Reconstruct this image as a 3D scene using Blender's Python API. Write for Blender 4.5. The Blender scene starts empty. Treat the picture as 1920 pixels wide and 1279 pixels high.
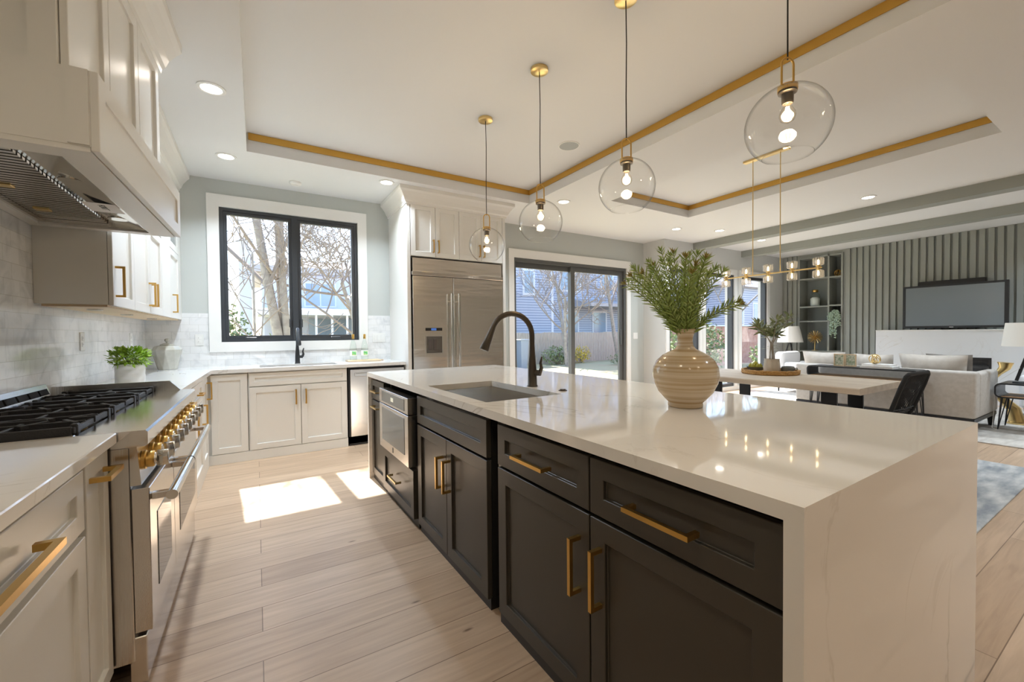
import bpy, bmesh, math, random
from mathutils import Vector, Matrix, noise as mnoise

S = bpy.context.scene
COL = S.collection
R = math.radians
rnd = random.Random(7)

# ------------------------------------------------------------------ camera
CAM_H, YAW, PITCH, ROLL, FPX = 1.25, 0.549747, -0.0196539, 0.0095993, 781.83
_f = Vector((math.sin(YAW) * math.cos(PITCH), math.cos(YAW) * math.cos(PITCH), math.sin(PITCH)))
_r = Vector((math.cos(YAW), -math.sin(YAW), 0))
_d = _f.cross(_r)
_right = _r * math.cos(ROLL) + _d * math.sin(ROLL)
_down = -_r * math.sin(ROLL) + _d * math.cos(ROLL)
cd = bpy.data.cameras.new('camera')
cam = bpy.data.objects.new('camera', cd)
COL.objects.link(cam)
cd.sensor_width = 36
cd.lens = 36 * FPX / 1920
cd.clip_start = 0.02
cd.clip_end = 300
m3 = Matrix((_right, -_down, -_f)).transposed()
cam.matrix_world = Matrix.Translation((0, 0, CAM_H)) @ m3.to_4x4()
S.camera = cam

# ------------------------------------------------------------------ view, world, sun
S.view_settings.view_transform = 'Standard'
S.view_settings.look = 'None'
S.view_settings.gamma = 1
S.view_settings.use_curve_mapping = False
S.view_settings.exposure = 0.84
S.cycles.use_denoising = True
S.cycles.max_bounces = 10
S.cycles.diffuse_bounces = 5
S.cycles.glossy_bounces = 5
S.cycles.transparent_max_bounces = 16
S.cycles.caustics_reflective = False
S.cycles.caustics_refractive = False
S.cycles.sample_clamp_indirect = 6

W = bpy.data.worlds.new('world')
S.world = W
W.use_nodes = True
wn = W.node_tree
bg = wn.nodes['Background']
sky = wn.nodes.new('ShaderNodeTexSky')
sky.sky_type = 'NISHITA'
sky.sun_disc = False
sky.sun_elevation = R(47)
sky.sun_rotation = R(-4)
sky.air_density = 1.0
sky.dust_density = 0.8
sky.ozone_density = 2.5
wn.links.new(sky.outputs[0], bg.inputs[0])
bg.inputs[1].default_value = 0.42

sd = bpy.data.lights.new('sun', 'SUN')
sd.energy = 10.0
sd.angle = R(0.6)
sd.color = (1.0, 0.96, 0.9)
sun = bpy.data.objects.new('sun', sd)
COL.objects.link(sun)
sun.rotation_euler = Vector((0.075, -1.0, -1.08)).to_track_quat('-Z', 'Y').to_euler()
sun.location = (0, 30, 30)

DL_W = 10.0        # watts of one ceiling downlight
PEND_W = 4.0       # watts of one pendant bulb
WARM = (1.0, 0.86, 0.68)

# ------------------------------------------------------------------ materials
def _new(name):
    m = bpy.data.materials.new(name)
    m.use_nodes = True
    nt = m.node_tree
    return m, nt, nt.nodes, nt.links, nt.nodes['Principled BSDF']

def mat(name, c, rough=0.5, metal=0.0, spec=0.5, bump=None, coat=0.0, emit=None, es=0.0, var=None):
    m, nt, N, L, b = _new(name)
    b.inputs['Base Color'].default_value = (*c, 1)
    b.inputs['Roughness'].default_value = rough
    b.inputs['Metallic'].default_value = metal
    b.inputs['Specular IOR Level'].default_value = spec
    b.inputs['Coat Weight'].default_value = coat
    if emit:
        b.inputs['Emission Color'].default_value = (*emit, 1)
        b.inputs['Emission Strength'].default_value = es
    tc = N.new('ShaderNodeTexCoord')
    if bump:
        sc, st = bump[0], bump[1]
        n = N.new('ShaderNodeTexNoise'); n.inputs['Scale'].default_value = 1
        n.inputs['Detail'].default_value = 3
        mp = N.new('ShaderNodeMapping')
        mp.inputs['Scale'].default_value = sc if isinstance(sc, tuple) else (sc, sc, sc)
        L.new(tc.outputs['Object'], mp.inputs[0]); L.new(mp.outputs[0], n.inputs['Vector'])
        bp = N.new('ShaderNodeBump'); bp.inputs['Strength'].default_value = st
        bp.inputs['Distance'].default_value = 0.01
        L.new(n.outputs[0], bp.inputs['Height']); L.new(bp.outputs[0], b.inputs['Normal'])
    if var:
        sc, c2 = var
        n = N.new('ShaderNodeTexNoise'); n.inputs['Scale'].default_value = 1
        n.inputs['Detail'].default_value = 5
        mp = N.new('ShaderNodeMapping')
        mp.inputs['Scale'].default_value = sc if isinstance(sc, tuple) else (sc, sc, sc)
        L.new(tc.outputs['Object'], mp.inputs[0]); L.new(mp.outputs[0], n.inputs['Vector'])
        rp = N.new('ShaderNodeValToRGB')
        rp.color_ramp.elements[0].position = 0.35; rp.color_ramp.elements[0].color = (*c, 1)
        rp.color_ramp.elements[1].position = 0.65; rp.color_ramp.elements[1].color = (*c2, 1)
        L.new(n.outputs[0], rp.inputs[0]); L.new(rp.outputs[0], b.inputs['Base Color'])
    return m

def glass(name, tint=(1, 1, 1), refl=0.06, edge=0.0, rough=0.0, rim=0.5, milk=0.0):
    """thin clear glass: see-through with a mirror sheen that grows, and a tint that deepens, towards grazing angles"""
    m, nt, N, L, b = _new(name)
    N.remove(b)
    out = N['Material Output']
    tr = N.new('ShaderNodeBsdfTransparent'); gl = N.new('ShaderNodeBsdfGlossy')
    gl.inputs['Roughness'].default_value = rough
    mx = N.new('ShaderNodeMixShader')
    lw = N.new('ShaderNodeLayerWeight'); lw.inputs[0].default_value = 0.5
    pw = N.new('ShaderNodeMath'); pw.operation = 'POWER'; pw.inputs[1].default_value = 4.0
    L.new(lw.outputs['Facing'], pw.inputs[0])
    mr = N.new('ShaderNodeMapRange'); mr.inputs[3].default_value = refl; mr.inputs[4].default_value = rim
    L.new(pw.outputs[0], mr.inputs[0]); L.new(mr.outputs[0], mx.inputs[0])
    L.new(tr.outputs[0], mx.inputs[1]); L.new(gl.outputs[0], mx.inputs[2])
    if milk:
        df = N.new('ShaderNodeBsdfTranslucent'); df.inputs[0].default_value = (.9, .88, .84, 1)
        d2 = N.new('ShaderNodeBsdfDiffuse'); d2.inputs[0].default_value = (.9, .88, .84, 1)
        ad = N.new('ShaderNodeMixShader'); L.new(df.outputs[0], ad.inputs[1]); L.new(d2.outputs[0], ad.inputs[2])
        m2 = N.new('ShaderNodeMixShader'); m2.inputs[0].default_value = milk
        L.new(mx.outputs[0], m2.inputs[1]); L.new(ad.outputs[0], m2.inputs[2]); L.new(m2.outputs[0], out.inputs[0])
    else:
        L.new(mx.outputs[0], out.inputs[0])
    tr.inputs[0].default_value = (*tint, 1)
    if edge:
        rp = N.new('ShaderNodeValToRGB')
        rp.color_ramp.elements[0].position = 0.6; rp.color_ramp.elements[0].color = (*tint, 1)
        k = 1 - edge
        rp.color_ramp.elements[1].position = 1.0; rp.color_ramp.elements[1].color = (tint[0]*k, tint[1]*k, tint[2]*k, 1)
        L.new(lw.outputs['Facing'], rp.inputs[0]); L.new(rp.outputs[0], tr.inputs[0])
    return m

def mat_quartz(name, base=(0.82, 0.79, 0.74), vein=.70):
    m, nt, N, L, b = _new(name)
    tc = N.new('ShaderNodeTexCoord')
    n1 = N.new('ShaderNodeTexNoise'); n1.inputs['Scale'].default_value = 1.3; n1.inputs['Detail'].default_value = 6
    n1.inputs['Distortion'].default_value = 1.2
    L.new(tc.outputs['Object'], n1.inputs['Vector'])
    sub = N.new('ShaderNodeMath'); sub.operation = 'SUBTRACT'; sub.inputs[1].default_value = 0.5
    ab = N.new('ShaderNodeMath'); ab.operation = 'ABSOLUTE'
    L.new(n1.outputs[0], sub.inputs[0]); L.new(sub.outputs[0], ab.inputs[0])
    rp = N.new('ShaderNodeValToRGB')
    rp.color_ramp.elements[0].position = 0.0; rp.color_ramp.elements[0].color = (base[0]*vein, base[1]*(vein-.03), base[2]*(vein-.07), 1)
    rp.color_ramp.elements[1].position = 0.008; rp.color_ramp.elements[1].color = (*base, 1)
    L.new(ab.outputs[0], rp.inputs[0])
    n2 = N.new('ShaderNodeTexNoise'); n2.inputs['Scale'].default_value = 1.1; n2.inputs['Detail'].default_value = 2
    L.new(tc.outputs['Object'], n2.inputs['Vector'])
    r2 = N.new('ShaderNodeValToRGB')
    r2.color_ramp.elements[0].position = .46; r2.color_ramp.elements[0].color = (0, 0, 0, 1)
    r2.color_ramp.elements[1].position = .62; r2.color_ramp.elements[1].color = (1, 1, 1, 1)
    L.new(n2.outputs[0], r2.inputs[0])
    mx = N.new('ShaderNodeMix'); mx.data_type = 'RGBA'
    L.new(r2.outputs[0], mx.inputs[0]); mx.inputs[6].default_value = (*base, 1)
    L.new(rp.outputs[0], mx.inputs[7]); L.new(mx.outputs[2], b.inputs['Base Color'])
    b.inputs['Roughness'].default_value = 0.05
    b.inputs['Specular IOR Level'].default_value = 0.65
    return m

def mat_floor():
    m, nt, N, L, b = _new('oak_planks')
    tc = N.new('ShaderNodeTexCoord')
    br = N.new('ShaderNodeTexBrick')
    br.inputs['Scale'].default_value = 1.0
    br.inputs['Brick Width'].default_value = 1.45
    br.inputs['Row Height'].default_value = 0.185
    br.inputs['Mortar Size'].default_value = 0.0020
    br.inputs['Mortar Smooth'].default_value = 0.2
    br.inputs['Bias'].default_value = 0.0
    br.offset = 0.37
    br.inputs['Color1'].default_value = (0.57, 0.425, 0.30, 1)
    br.inputs['Color2'].default_value = (0.45, 0.32, 0.215, 1)
    br.inputs['Mortar'].default_value = (0.20, 0.13, 0.08, 1)
    L.new(tc.outputs['Object'], br.inputs['Vector'])
    mp = N.new('ShaderNodeMapping'); mp.inputs['Scale'].default_value = (1.6, 22, 1)
    L.new(tc.outputs['Object'], mp.inputs[0])
    n = N.new('ShaderNodeTexNoise'); n.inputs['Scale'].default_value = 1.6; n.inputs['Detail'].default_value = 8
    n.inputs['Distortion'].default_value = 0.6
    L.new(mp.outputs[0], n.inputs['Vector'])
    rp = N.new('ShaderNodeValToRGB')
    rp.color_ramp.elements[0].position = 0.30; rp.color_ramp.elements[0].color = (0.83, 0.80, 0.77, 1)
    rp.color_ramp.elements[1].position = 0.66; rp.color_ramp.elements[1].color = (1.07, 1.06, 1.05, 1)
    L.new(n.outputs[0], rp.inputs[0])
    mx = N.new('ShaderNodeMix'); mx.data_type = 'RGBA'; mx.blend_type = 'MULTIPLY'; mx.inputs[0].default_value = 1
    L.new(br.outputs['Color'], mx.inputs[6]); L.new(rp.outputs[0], mx.inputs[7])
    # knots
    mpk = N.new('ShaderNodeMapping'); mpk.inputs['Scale'].default_value = (1.3, 4.2, 1)
    L.new(tc.outputs['Object'], mpk.inputs[0])
    vo = N.new('ShaderNodeTexVoronoi'); vo.inputs['Scale'].default_value = 1.4
    L.new(mpk.outputs[0], vo.inputs['Vector'])
    rk = N.new('ShaderNodeValToRGB')
    rk.color_ramp.elements[0].position = 0.018; rk.color_ramp.elements[0].color = (0.35, 0.3, 0.27, 1)
    rk.color_ramp.elements[1].position = 0.055; rk.color_ramp.elements[1].color = (1, 1, 1, 1)
    L.new(vo.outputs['Distance'], rk.inputs[0])
    m2 = N.new('ShaderNodeMix'); m2.data_type = 'RGBA'; m2.blend_type = 'MULTIPLY'; m2.inputs[0].default_value = 1
    L.new(mx.outputs[2], m2.inputs[6]); L.new(rk.outputs[0], m2.inputs[7])
    L.new(m2.outputs[2], b.inputs['Base Color'])
    bp = N.new('ShaderNodeBump'); bp.inputs['Strength'].default_value = 0.12; bp.inputs['Distance'].default_value = 0.004
    L.new(n.outputs[0], bp.inputs['Height']); L.new(bp.outputs[0], b.inputs['Normal'])
    b.inputs['Roughness'].default_value = 0.36
    return m

def mat_tile():
    m, nt, N, L, b = _new('marble_subway_tile')
    tc = N.new('ShaderNodeTexCoord')
    sp = N.new('ShaderNodeSeparateXYZ'); L.new(tc.outputs['Object'], sp.inputs[0])
    ad = N.new('ShaderNodeMath'); L.new(sp.outputs[0], ad.inputs[0]); L.new(sp.outputs[1], ad.inputs[1])
    cb = N.new('ShaderNodeCombineXYZ'); L.new(ad.outputs[0], cb.inputs[0]); L.new(sp.outputs[2], cb.inputs[1])
    br = N.new('ShaderNodeTexBrick'); L.new(cb.outputs[0], br.inputs['Vector'])
    br.inputs['Scale'].default_value = 1
    br.inputs['Brick Width'].default_value = 0.152; br.inputs['Row Height'].default_value = 0.076
    br.inputs['Mortar Size'].default_value = 0.0012; br.inputs['Mortar Smooth'].default_value = 0.1
    br.inputs['Color1'].default_value = (0.82, 0.82, 0.82, 1)
    br.inputs['Color2'].default_value = (0.73, 0.74, 0.75, 1)
    br.inputs['Mortar'].default_value = (0.60, 0.60, 0.58, 1)
    n = N.new('ShaderNodeTexNoise'); n.inputs['Scale'].default_value = 7; n.inputs['Detail'].default_value = 7
    n.inputs['Distortion'].default_value = 1.5
    L.new(tc.outputs['Object'], n.inputs['Vector'])
    rp = N.new('ShaderNodeValToRGB')
    rp.color_ramp.elements[0].position = 0.28; rp.color_ramp.elements[0].color = (0.80, 0.81, 0.82, 1)
    rp.color_ramp.elements[1].position = 0.52; rp.color_ramp.elements[1].color = (1, 1, 1, 1)
    L.new(n.outputs[0], rp.inputs[0])
    mx = N.new('ShaderNodeMix'); mx.data_type = 'RGBA'; mx.blend_type = 'MULTIPLY'; mx.inputs[0].default_value = 1
    L.new(br.outputs['Color'], mx.inputs[6]); L.new(rp.outputs[0], mx.inputs[7])
    L.new(mx.outputs[2], b.inputs['Base Color'])
    b.inputs['Roughness'].default_value = 0.12
    bp = N.new('ShaderNodeBump'); bp.inputs['Strength'].default_value = 0.35; bp.inputs['Distance'].default_value = 0.002
    bp.invert = True
    L.new(br.outputs['Fac'], bp.inputs['Height']); L.new(bp.outputs[0], b.inputs['Normal'])
    return m

def mat_bands(name, c1, c2, scale, rough=0.2, axis='Z', dist=0.8, detail=2):
    """horizontal bands along one object axis"""
    m, nt, N, L, b = _new(name)
    tc = N.new('ShaderNodeTexCoord')
    mp = N.new('ShaderNodeMapping')
    s = {'X': (scale, .4, .4), 'Y': (.4, scale, .4), 'Z': (.6, .6, scale)}[axis]
    mp.inputs['Scale'].default_value = s
    L.new(tc.outputs['Object'], mp.inputs[0])
    n = N.new('ShaderNodeTexNoise'); n.inputs['Scale'].default_value = 1; n.inputs['Detail'].default_value = detail
    n.inputs['Distortion'].default_value = dist * .1
    L.new(mp.outputs[0], n.inputs['Vector'])
    rp = N.new('ShaderNodeValToRGB')
    rp.color_ramp.elements[0].position = 0.38; rp.color_ramp.elements[0].color = (*c1, 1)
    rp.color_ramp.elements[1].position = 0.58; rp.color_ramp.elements[1].color = (*c2, 1)
    L.new(n.outputs[0], rp.inputs[0]); L.new(rp.outputs[0], b.inputs['Base Color'])
    b.inputs['Roughness'].default_value = rough
    return m

def mat_steel(name, c=(0.70, 0.68, 0.65), rough=0.22, axis='Z'):
    s = {'X': (3, 260, 260), 'Y': (260, 3, 260), 'Z': (260, 260, 3)}[axis]
    return mat(name, c, rough, 1.0, bump=(s, 0.05))

M = dict(
    wall=mat('grey_wall_paint', (0.50, 0.525, 0.505), 0.6, bump=(90, 0.03)),
    lightwall=mat('pale_wall_paint', (0.60, 0.61, 0.595), 0.6, bump=(90, 0.03)),
    ceil=mat('white_ceiling_paint', (0.745, 0.755, 0.76), 0.7, bump=(70, 0.02)),
    trim=mat('white_trim_paint', (0.80, 0.80, 0.78), 0.35, bump=(40, 0.01)),
    cab=mat('white_cabinet_lacquer', (0.77, 0.76, 0.725), 0.3, bump=(30, 0.01)),
    cabdark=mat('charcoal_brown_cabinet_lacquer', (0.050, 0.044, 0.035), 0.32, bump=(40, 0.01)),
    black=mat('black_satin', (0.012, 0.012, 0.013), 0.4),
    gapshade=mat('painted_gap_shade', (0.006, 0.006, 0.006), 0.9),  # near-black colour standing in for the shade in gaps and slots
    quartz=mat_quartz('white_quartz'),
    quartz2=mat_quartz('pale_quartz', (0.76, 0.755, 0.74)),
    brass=mat('brushed_brass', (0.70, 0.44, 0.13), 0.3, 1.0, bump=(120, 0.03)),
    brasspale=mat('pale_brass', (0.78, 0.58, 0.26), 0.28, 1.0, bump=(120, 0.03)),
    goldleaf=mat('gold_cove_paint', (0.62, 0.36, 0.07), 0.42, 0.55, bump=(60, 0.03)),
    steel=mat_steel('brushed_steel'),
    ledge=mat('polished_ledge_steel', (0.80, 0.80, 0.80), 0.13, 1.0),
    steelh=mat_steel('brushed_steel_sideways', axis='Y'),
    fridge=mat('fridge_steel', (0.80, 0.765, 0.71), 0.2, 1.0, bump=((.7, .7, 5.0), 1.0)),
    chrome=mat('polished_chrome', (0.74, 0.73, 0.70), 0.1, 1.0),
    iron=mat('cast_iron', (0.020, 0.020, 0.022), 0.5, bump=(200, 0.15)),
    bronze=mat('dark_bronze', (0.10, 0.085, 0.07), 0.33, 0.85, bump=(80, .02)),
    blackmetal=mat('black_metal', (0.03, 0.032, 0.036), 0.38, 0.4),
    frame=mat('charcoal_window_frame', (0.040, 0.045, 0.052), 0.4, bump=(60, .01)),
    frame2=mat('grey_door_frame', (0.10, 0.105, 0.105), 0.4, bump=(60, .01)),
    glass=glass('window_glass', refl=.03, rim=.4),
    globe=glass('globe_glass', (0.985, 0.985, 0.98), .035, 0.4, rim=.55),
    bottleglass=glass('bottle_glass', (0.93, 0.97, 0.95), .05, .4),
    crystal=glass('crystal_glass', (0.90, 0.88, 0.84), .16, .4, rim=.8, milk=.34),
    darkglass=mat('dark_oven_glass', (0.02, 0.02, 0.022), 0.05, 0.0, 0.9),
    smokeglass=mat('grey_oven_glass', (0.22, 0.23, 0.22), 0.06, 0.0, 0.9),
    floor=mat_floor(), tile=mat_tile(),
    green=mat('grey_green_panel_paint', (0.31, 0.325, 0.295), 0.45, bump=(50, .02)),
    greendk=mat('grey_green_shelf_paint', (0.25, 0.275, 0.265), 0.5, bump=(50, .02)),
    screen=mat('television_screen', (0.17, 0.20, 0.22), 0.2, 0.0, 0.6),
    sofa=mat('light_grey_linen', (0.46, 0.43, 0.39), 0.9, bump=(350, .25), var=(25, (0.52, 0.49, 0.45))),
    cushion=mat('pale_linen', (0.50, 0.46, 0.41), 0.9, bump=(260, .25), var=(12, (0.58, 0.54, 0.49))),
    cushiondk=mat('taupe_linen', (0.24, 0.22, 0.20), 0.9, bump=(260, .25)),
    whitefab=mat('white_boucle', (0.72, 0.72, 0.73), 0.9, bump=(200, .3)),
    shade=mat('linen_lampshade', (0.80, 0.78, 0.73), 0.8, bump=(300, .1)),
    tabletop=mat('bleached_oak', (0.56, 0.46, 0.35), 0.5, bump=((4, 60, 60), .1), var=((14, 2.0, 14), (0.66, 0.57, 0.45))),
    woodpale=mat('pale_wood', (0.62, 0.46, 0.28), 0.5, var=((4, 30, 30), (0.72, 0.56, 0.36))),
    wood=mat('honey_wood', (0.50, 0.28, 0.11), 0.45, var=((30, 4, 30), (0.60, 0.36, 0.16))),
    rope=mat('black_cord', (0.008, 0.008, 0.008), 0.7, bump=(300, .3)),
    wicker=mat('woven_rattan', (0.42, 0.22, 0.06), 0.6, bump=(140, .8), var=(90, (0.62, 0.36, 0.12))),
    clay=mat('pale_clay', (0.60, 0.55, 0.47), 0.75, bump=(60, .15)),
    vase=mat_bands('banded_stoneware', (0.44, 0.30, 0.15), (0.66, 0.55, 0.40), 58, 0.16, 'Z', 1.0, 3),
    celadon=mat('celadon_glaze', (0.43, 0.42, 0.36), 0.14, spec=.6, var=(9, (0.52, 0.51, 0.45))),
    potwhite=mat('white_ceramic', (0.78, 0.77, 0.75), 0.35),
    greyclay=mat('dark_grey_clay', (0.14, 0.15, 0.14), 0.6, bump=(60, .1)),
    leaf=mat('olive_green_leaf', (0.26, 0.37, 0.08), 0.42, var=(22, (0.38, 0.47, 0.15))),
    bud=mat('rusty_green_bud', (0.24, 0.20, 0.03), 0.5, var=(40, (0.34, 0.24, 0.05))),
    stem=mat('green_stem', (0.16, 0.20, 0.04), 0.6),
    herb=mat('bright_green_leaf', (0.20, 0.36, 0.025), 0.45, var=(40, (0.36, 0.52, 0.05))),
    olive=mat('dusty_olive_leaf', (0.20, 0.26, 0.13), 0.5, var=(30, (0.34, 0.38, 0.20))),
    succulent=mat('blue_green_leaf', (0.36, 0.48, 0.36), 0.5, var=(30, (0.48, 0.60, 0.47))),
    bark=mat('pale_bark', (0.30, 0.26, 0.22), 0.9, bump=(40, .5), var=(9, (0.42, 0.37, 0.31))),
    twig=mat('grey_brown_twig', (0.30, 0.25, 0.21), 0.9),
    fruit=mat('yellow_green_fruit', (0.45, 0.40, 0.05), 0.4, var=(30, (0.34, 0.36, 0.05))),
    pearl=mat('white_plastic', (0.78, 0.78, 0.76), 0.35),
    rugblue=mat('blue_grey_rug_pile', (0.25, 0.28, 0.31), 0.95, bump=(200, .5), var=((3, 9, 3), (0.62, 0.63, 0.62))),
    rugcream=mat('cream_rug_pile', (0.46, 0.43, 0.39), 0.95, bump=(200, .5), var=((4, 14, 4), (0.62, 0.59, 0.54))),
    lampglow=mat('lit_downlight', (1, 1, 1), .5, emit=(1.0, 0.90, 0.80), es=9.0),
    bulbglow=mat('lit_filament', (1, 1, 1), .5, emit=(1.0, 0.74, 0.42), es=26.0),
    cupglow=mat('lit_cup_bulb', (1, 1, 1), .5, emit=(1.0, 0.76, 0.45), es=7.0),
    bulbglass=glass('bulb_glass', (1.0, 0.97, 0.92), .03, .15),
    paper=mat('white_paper', (0.90, 0.90, 0.90), 0.6),
    ink=mat('dark_ink', (0.02, 0.02, 0.02), 0.6),
    greenlabel=mat('green_label', (0.06, 0.45, 0.15), 0.5, var=(60, (0.45, 0.62, 0.25))),
    photo=mat('leafy_photograph', (0.24, 0.32, 0.20), 0.3, var=(45, (0.66, 0.66, 0.56))),
    lawn=mat('dry_lawn', (0.44, 0.37, 0.22), 0.95, bump=(30, .4), var=(1.2, (0.42, 0.40, 0.22))),
    siding=mat_bands('blue_grey_siding', (0.28, 0.33, 0.44), (0.40, 0.45, 0.56), 1, .7),
    whitehouse=mat('white_house_paint', (0.66, 0.67, 0.76), 0.7, bump=(20, .05)),
    housewin=mat('house_window_pane', (0.30, 0.38, 0.48), 0.1, spec=.8),
    housewhite=mat('house_white_trim', (0.80, 0.80, 0.84), 0.6),
    roof=mat('pale_roof_shingle', (0.50, 0.47, 0.47), 0.9, bump=(30, .4)),
    fence=mat('weathered_fence_board', (0.44, 0.37, 0.30), 0.85, var=((30, 30, 3), (0.56, 0.49, 0.41))),
    yellow=mat('forsythia_blossom', (0.78, 0.56, 0.04), 0.7, var=(8, (0.60, 0.50, 0.06))),
    shrub=mat('garden_leaf', (0.16, 0.22, 0.07), 0.7, var=(6, (0.34, 0.40, 0.20))),
    shrub2=mat('evergreen_leaf', (0.12, 0.17, 0.07), 0.7, var=(5, (0.26, 0.31, 0.15))),
    bin=mat('grey_bin_plastic', (0.28, 0.32, 0.38), 0.5),
    brick=mat('red_garden_wall', (0.42, 0.20, 0.15), 0.9, bump=(14, .4), var=(5, (0.52, 0.30, 0.24))),
)
# siding: give it clapboard lines
def _siding():
    m, nt, N, L, b = _new('clapboard_siding')
    tc = N.new('ShaderNodeTexCoord')
    sp = N.new('ShaderNodeSeparateXYZ'); L.new(tc.outputs['Object'], sp.inputs[0])
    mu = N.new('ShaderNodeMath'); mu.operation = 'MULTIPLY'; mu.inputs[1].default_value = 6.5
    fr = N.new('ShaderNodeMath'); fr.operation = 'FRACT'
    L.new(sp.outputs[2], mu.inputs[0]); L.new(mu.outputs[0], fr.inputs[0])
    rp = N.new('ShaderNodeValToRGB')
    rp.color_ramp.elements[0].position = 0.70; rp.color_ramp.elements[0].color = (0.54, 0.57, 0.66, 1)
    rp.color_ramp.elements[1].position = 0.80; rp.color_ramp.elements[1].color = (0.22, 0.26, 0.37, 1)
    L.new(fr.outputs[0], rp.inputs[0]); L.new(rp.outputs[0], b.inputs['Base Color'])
    b.inputs['Roughness'].default_value = 0.7
    return m
M['siding'] = _siding()

# ------------------------------------------------------------------ mesh builder
class G:
    def __init__(s):
        s.bm = bmesh.new()

    def _bev(s, vs, w, seg=1):
        es = list({e for v in vs for e in v.link_edges})
        bmesh.ops.bevel(s.bm, geom=es, offset=w, segments=seg, affect='EDGES', profile=0.5, clamp_overlap=True)

    def box(s, x0, x1, y0, y1, z0, z1, bev=0, seg=1):
        v = [s.bm.verts.new((x, y, z)) for x in (x0, x1) for y in (y0, y1) for z in (z0, z1)]
        for f in ((0, 1, 3, 2), (4, 6, 7, 5), (0, 4, 5, 1), (2, 3, 7, 6), (0, 2, 6, 4), (1, 5, 7, 3)):
            s.bm.faces.new([v[i] for i in f])
        if bev:
            s._bev(v, bev, seg)
        return s

    def panel(s, side, a0, a1, z0, z1, back, front, fw=0.057, rec=0.013, bev=0.0018):
        """shaker front: side 'x+' or 'x-' spans y, 'y-' spans x; back/front are positions along the facing axis"""
        lo, hi = min(back, front), max(back, front)
        if side[0] == 'x':
            vs = [s.bm.verts.new((x, y, z)) for x in (lo, hi) for y in (a0, a1) for z in (z0, z1)]
        else:
            vs = [s.bm.verts.new((x, y, z)) for x in (a0, a1) for y in (lo, hi) for z in (z0, z1)]
        fs = [s.bm.faces.new([vs[i] for i in f]) for f in ((0, 1, 3, 2), (4, 6, 7, 5), (0, 4, 5, 1), (2, 3, 7, 6), (0, 2, 6, 4), (1, 5, 7, 3))]
        s.bm.normal_update()
        n = {'x+': Vector((1, 0, 0)), 'x-': Vector((-1, 0, 0)), 'y-': Vector((0, -1, 0))}[side]
        ax = 0 if side[0] == 'x' else 1
        f = [q for q in fs if all(abs(v.co[ax] - front) < 1e-6 for v in q.verts)][0]
        if fw > 0:
            bmesh.ops.recalc_face_normals(s.bm, faces=fs)
            bmesh.ops.inset_individual(s.bm, faces=[f], thickness=fw, use_even_offset=True)
            r = bmesh.ops.extrude_discrete_faces(s.bm, faces=[f])
            nf = r['faces'][0]
            bmesh.ops.translate(s.bm, verts=list(nf.verts), vec=-n * rec)
        if bev:
            s.bm.normal_update()
            es = [e for e in s.bm.edges if len(e.link_faces) == 2 and e.calc_face_angle(0) > .5]
            bmesh.ops.bevel(s.bm, geom=es, offset=bev, segments=1, affect='EDGES', profile=0.5, clamp_overlap=True)
        return s

    def prism(s, pts, axis, a0, a1):
        """extrude a closed 2D polygon along an axis; pts are the two other coordinates in xyz order"""
        def P(p, a):
            return {'x': (a, p[0], p[1]), 'y': (p[0], a, p[1]), 'z': (p[0], p[1], a)}[axis]
        A = [s.bm.verts.new(P(p, a0)) for p in pts]
        B = [s.bm.verts.new(P(p, a1)) for p in pts]
        n = len(pts)
        s.bm.faces.new(A); s.bm.faces.new(B[::-1])
        for i in range(n):
            s.bm.faces.new([A[i], B[i], B[(i + 1) % n], A[(i + 1) % n]])
        return s

    def lathe(s, prof, c=(0, 0, 0), seg=32, axis='z', cap=True):
        rings = []
        for r, h in prof:
            ring = []
            for i in range(seg):
                t = 2 * math.pi * i / seg
                a, b = r * math.cos(t), r * math.sin(t)
                p = {'z': (a, b, h), 'x': (h, a, b), 'y': (b, h, a)}[axis]
                ring.append(s.bm.verts.new((p[0] + c[0], p[1] + c[1], p[2] + c[2])))
            rings.append(ring)
        for A, B in zip(rings, rings[1:]):
            for i in range(seg):
                s.bm.faces.new([A[i], A[(i + 1) % seg], B[(i + 1) % seg], B[i]])
        if cap:
            s.bm.faces.new(rings[0][::-1]); s.bm.faces.new(rings[-1])
        return s

    def cyl(s, c, r, h, axis='z', seg=24, r2=None):
        return s.lathe([(r, 0), (r if r2 is None else r2, h)], c, seg, axis)

    def tube(s, pts, r, seg=8, cap=True, closed=False, flat=None):
        """sweep a circle (square for seg 4) along pts, frames carried over each bend, joints mitred"""
        pts = [Vector(p) for p in pts]
        n = len(pts)
        rr = r if isinstance(r, (list, tuple)) else [r] * n
        m = n if closed else n - 1
        T = [(pts[(i + 1) % n] - pts[i]).normalized() for i in range(m)]
        up = Vector((0, 0, 1)) if abs(T[0].z) < 0.9 else Vector((1, 0, 0))
        U = [T[0].cross(up).normalized()]
        for i in range(1, m):
            U.append(T[i - 1].rotation_difference(T[i]) @ U[-1])
        off = math.pi / 4 if seg == 4 else 0
        q = math.sqrt(2) if seg == 4 else 1
        rings = []
        for i in range(n):
            k = (i - 1) % m if (closed or i > 0) else 0
            t, u = T[k], U[k]
            w = t.cross(u)
            nx = T[i % m] if (closed or i < n - 1) else t
            b = t + nx
            b = b.normalized() if b.length > 1e-4 else t
            ring = []
            for j in range(seg):
                a = 2 * math.pi * j / seg + off
                o = (u * math.cos(a) + w * math.sin(a) * (flat or 1)) * rr[i] * q
                d = t.dot(b)
                if d > 0.3:
                    o = o - t * (o.dot(b) / d)
                ring.append(s.bm.verts.new(pts[i] + o))
            rings.append(ring)
        pairs = list(zip(rings, rings[1:]))
        for A, B in pairs:
            for j in range(seg):
                s.bm.faces.new([A[j], A[(j + 1) % seg], B[(j + 1) % seg], B[j]])
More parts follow.
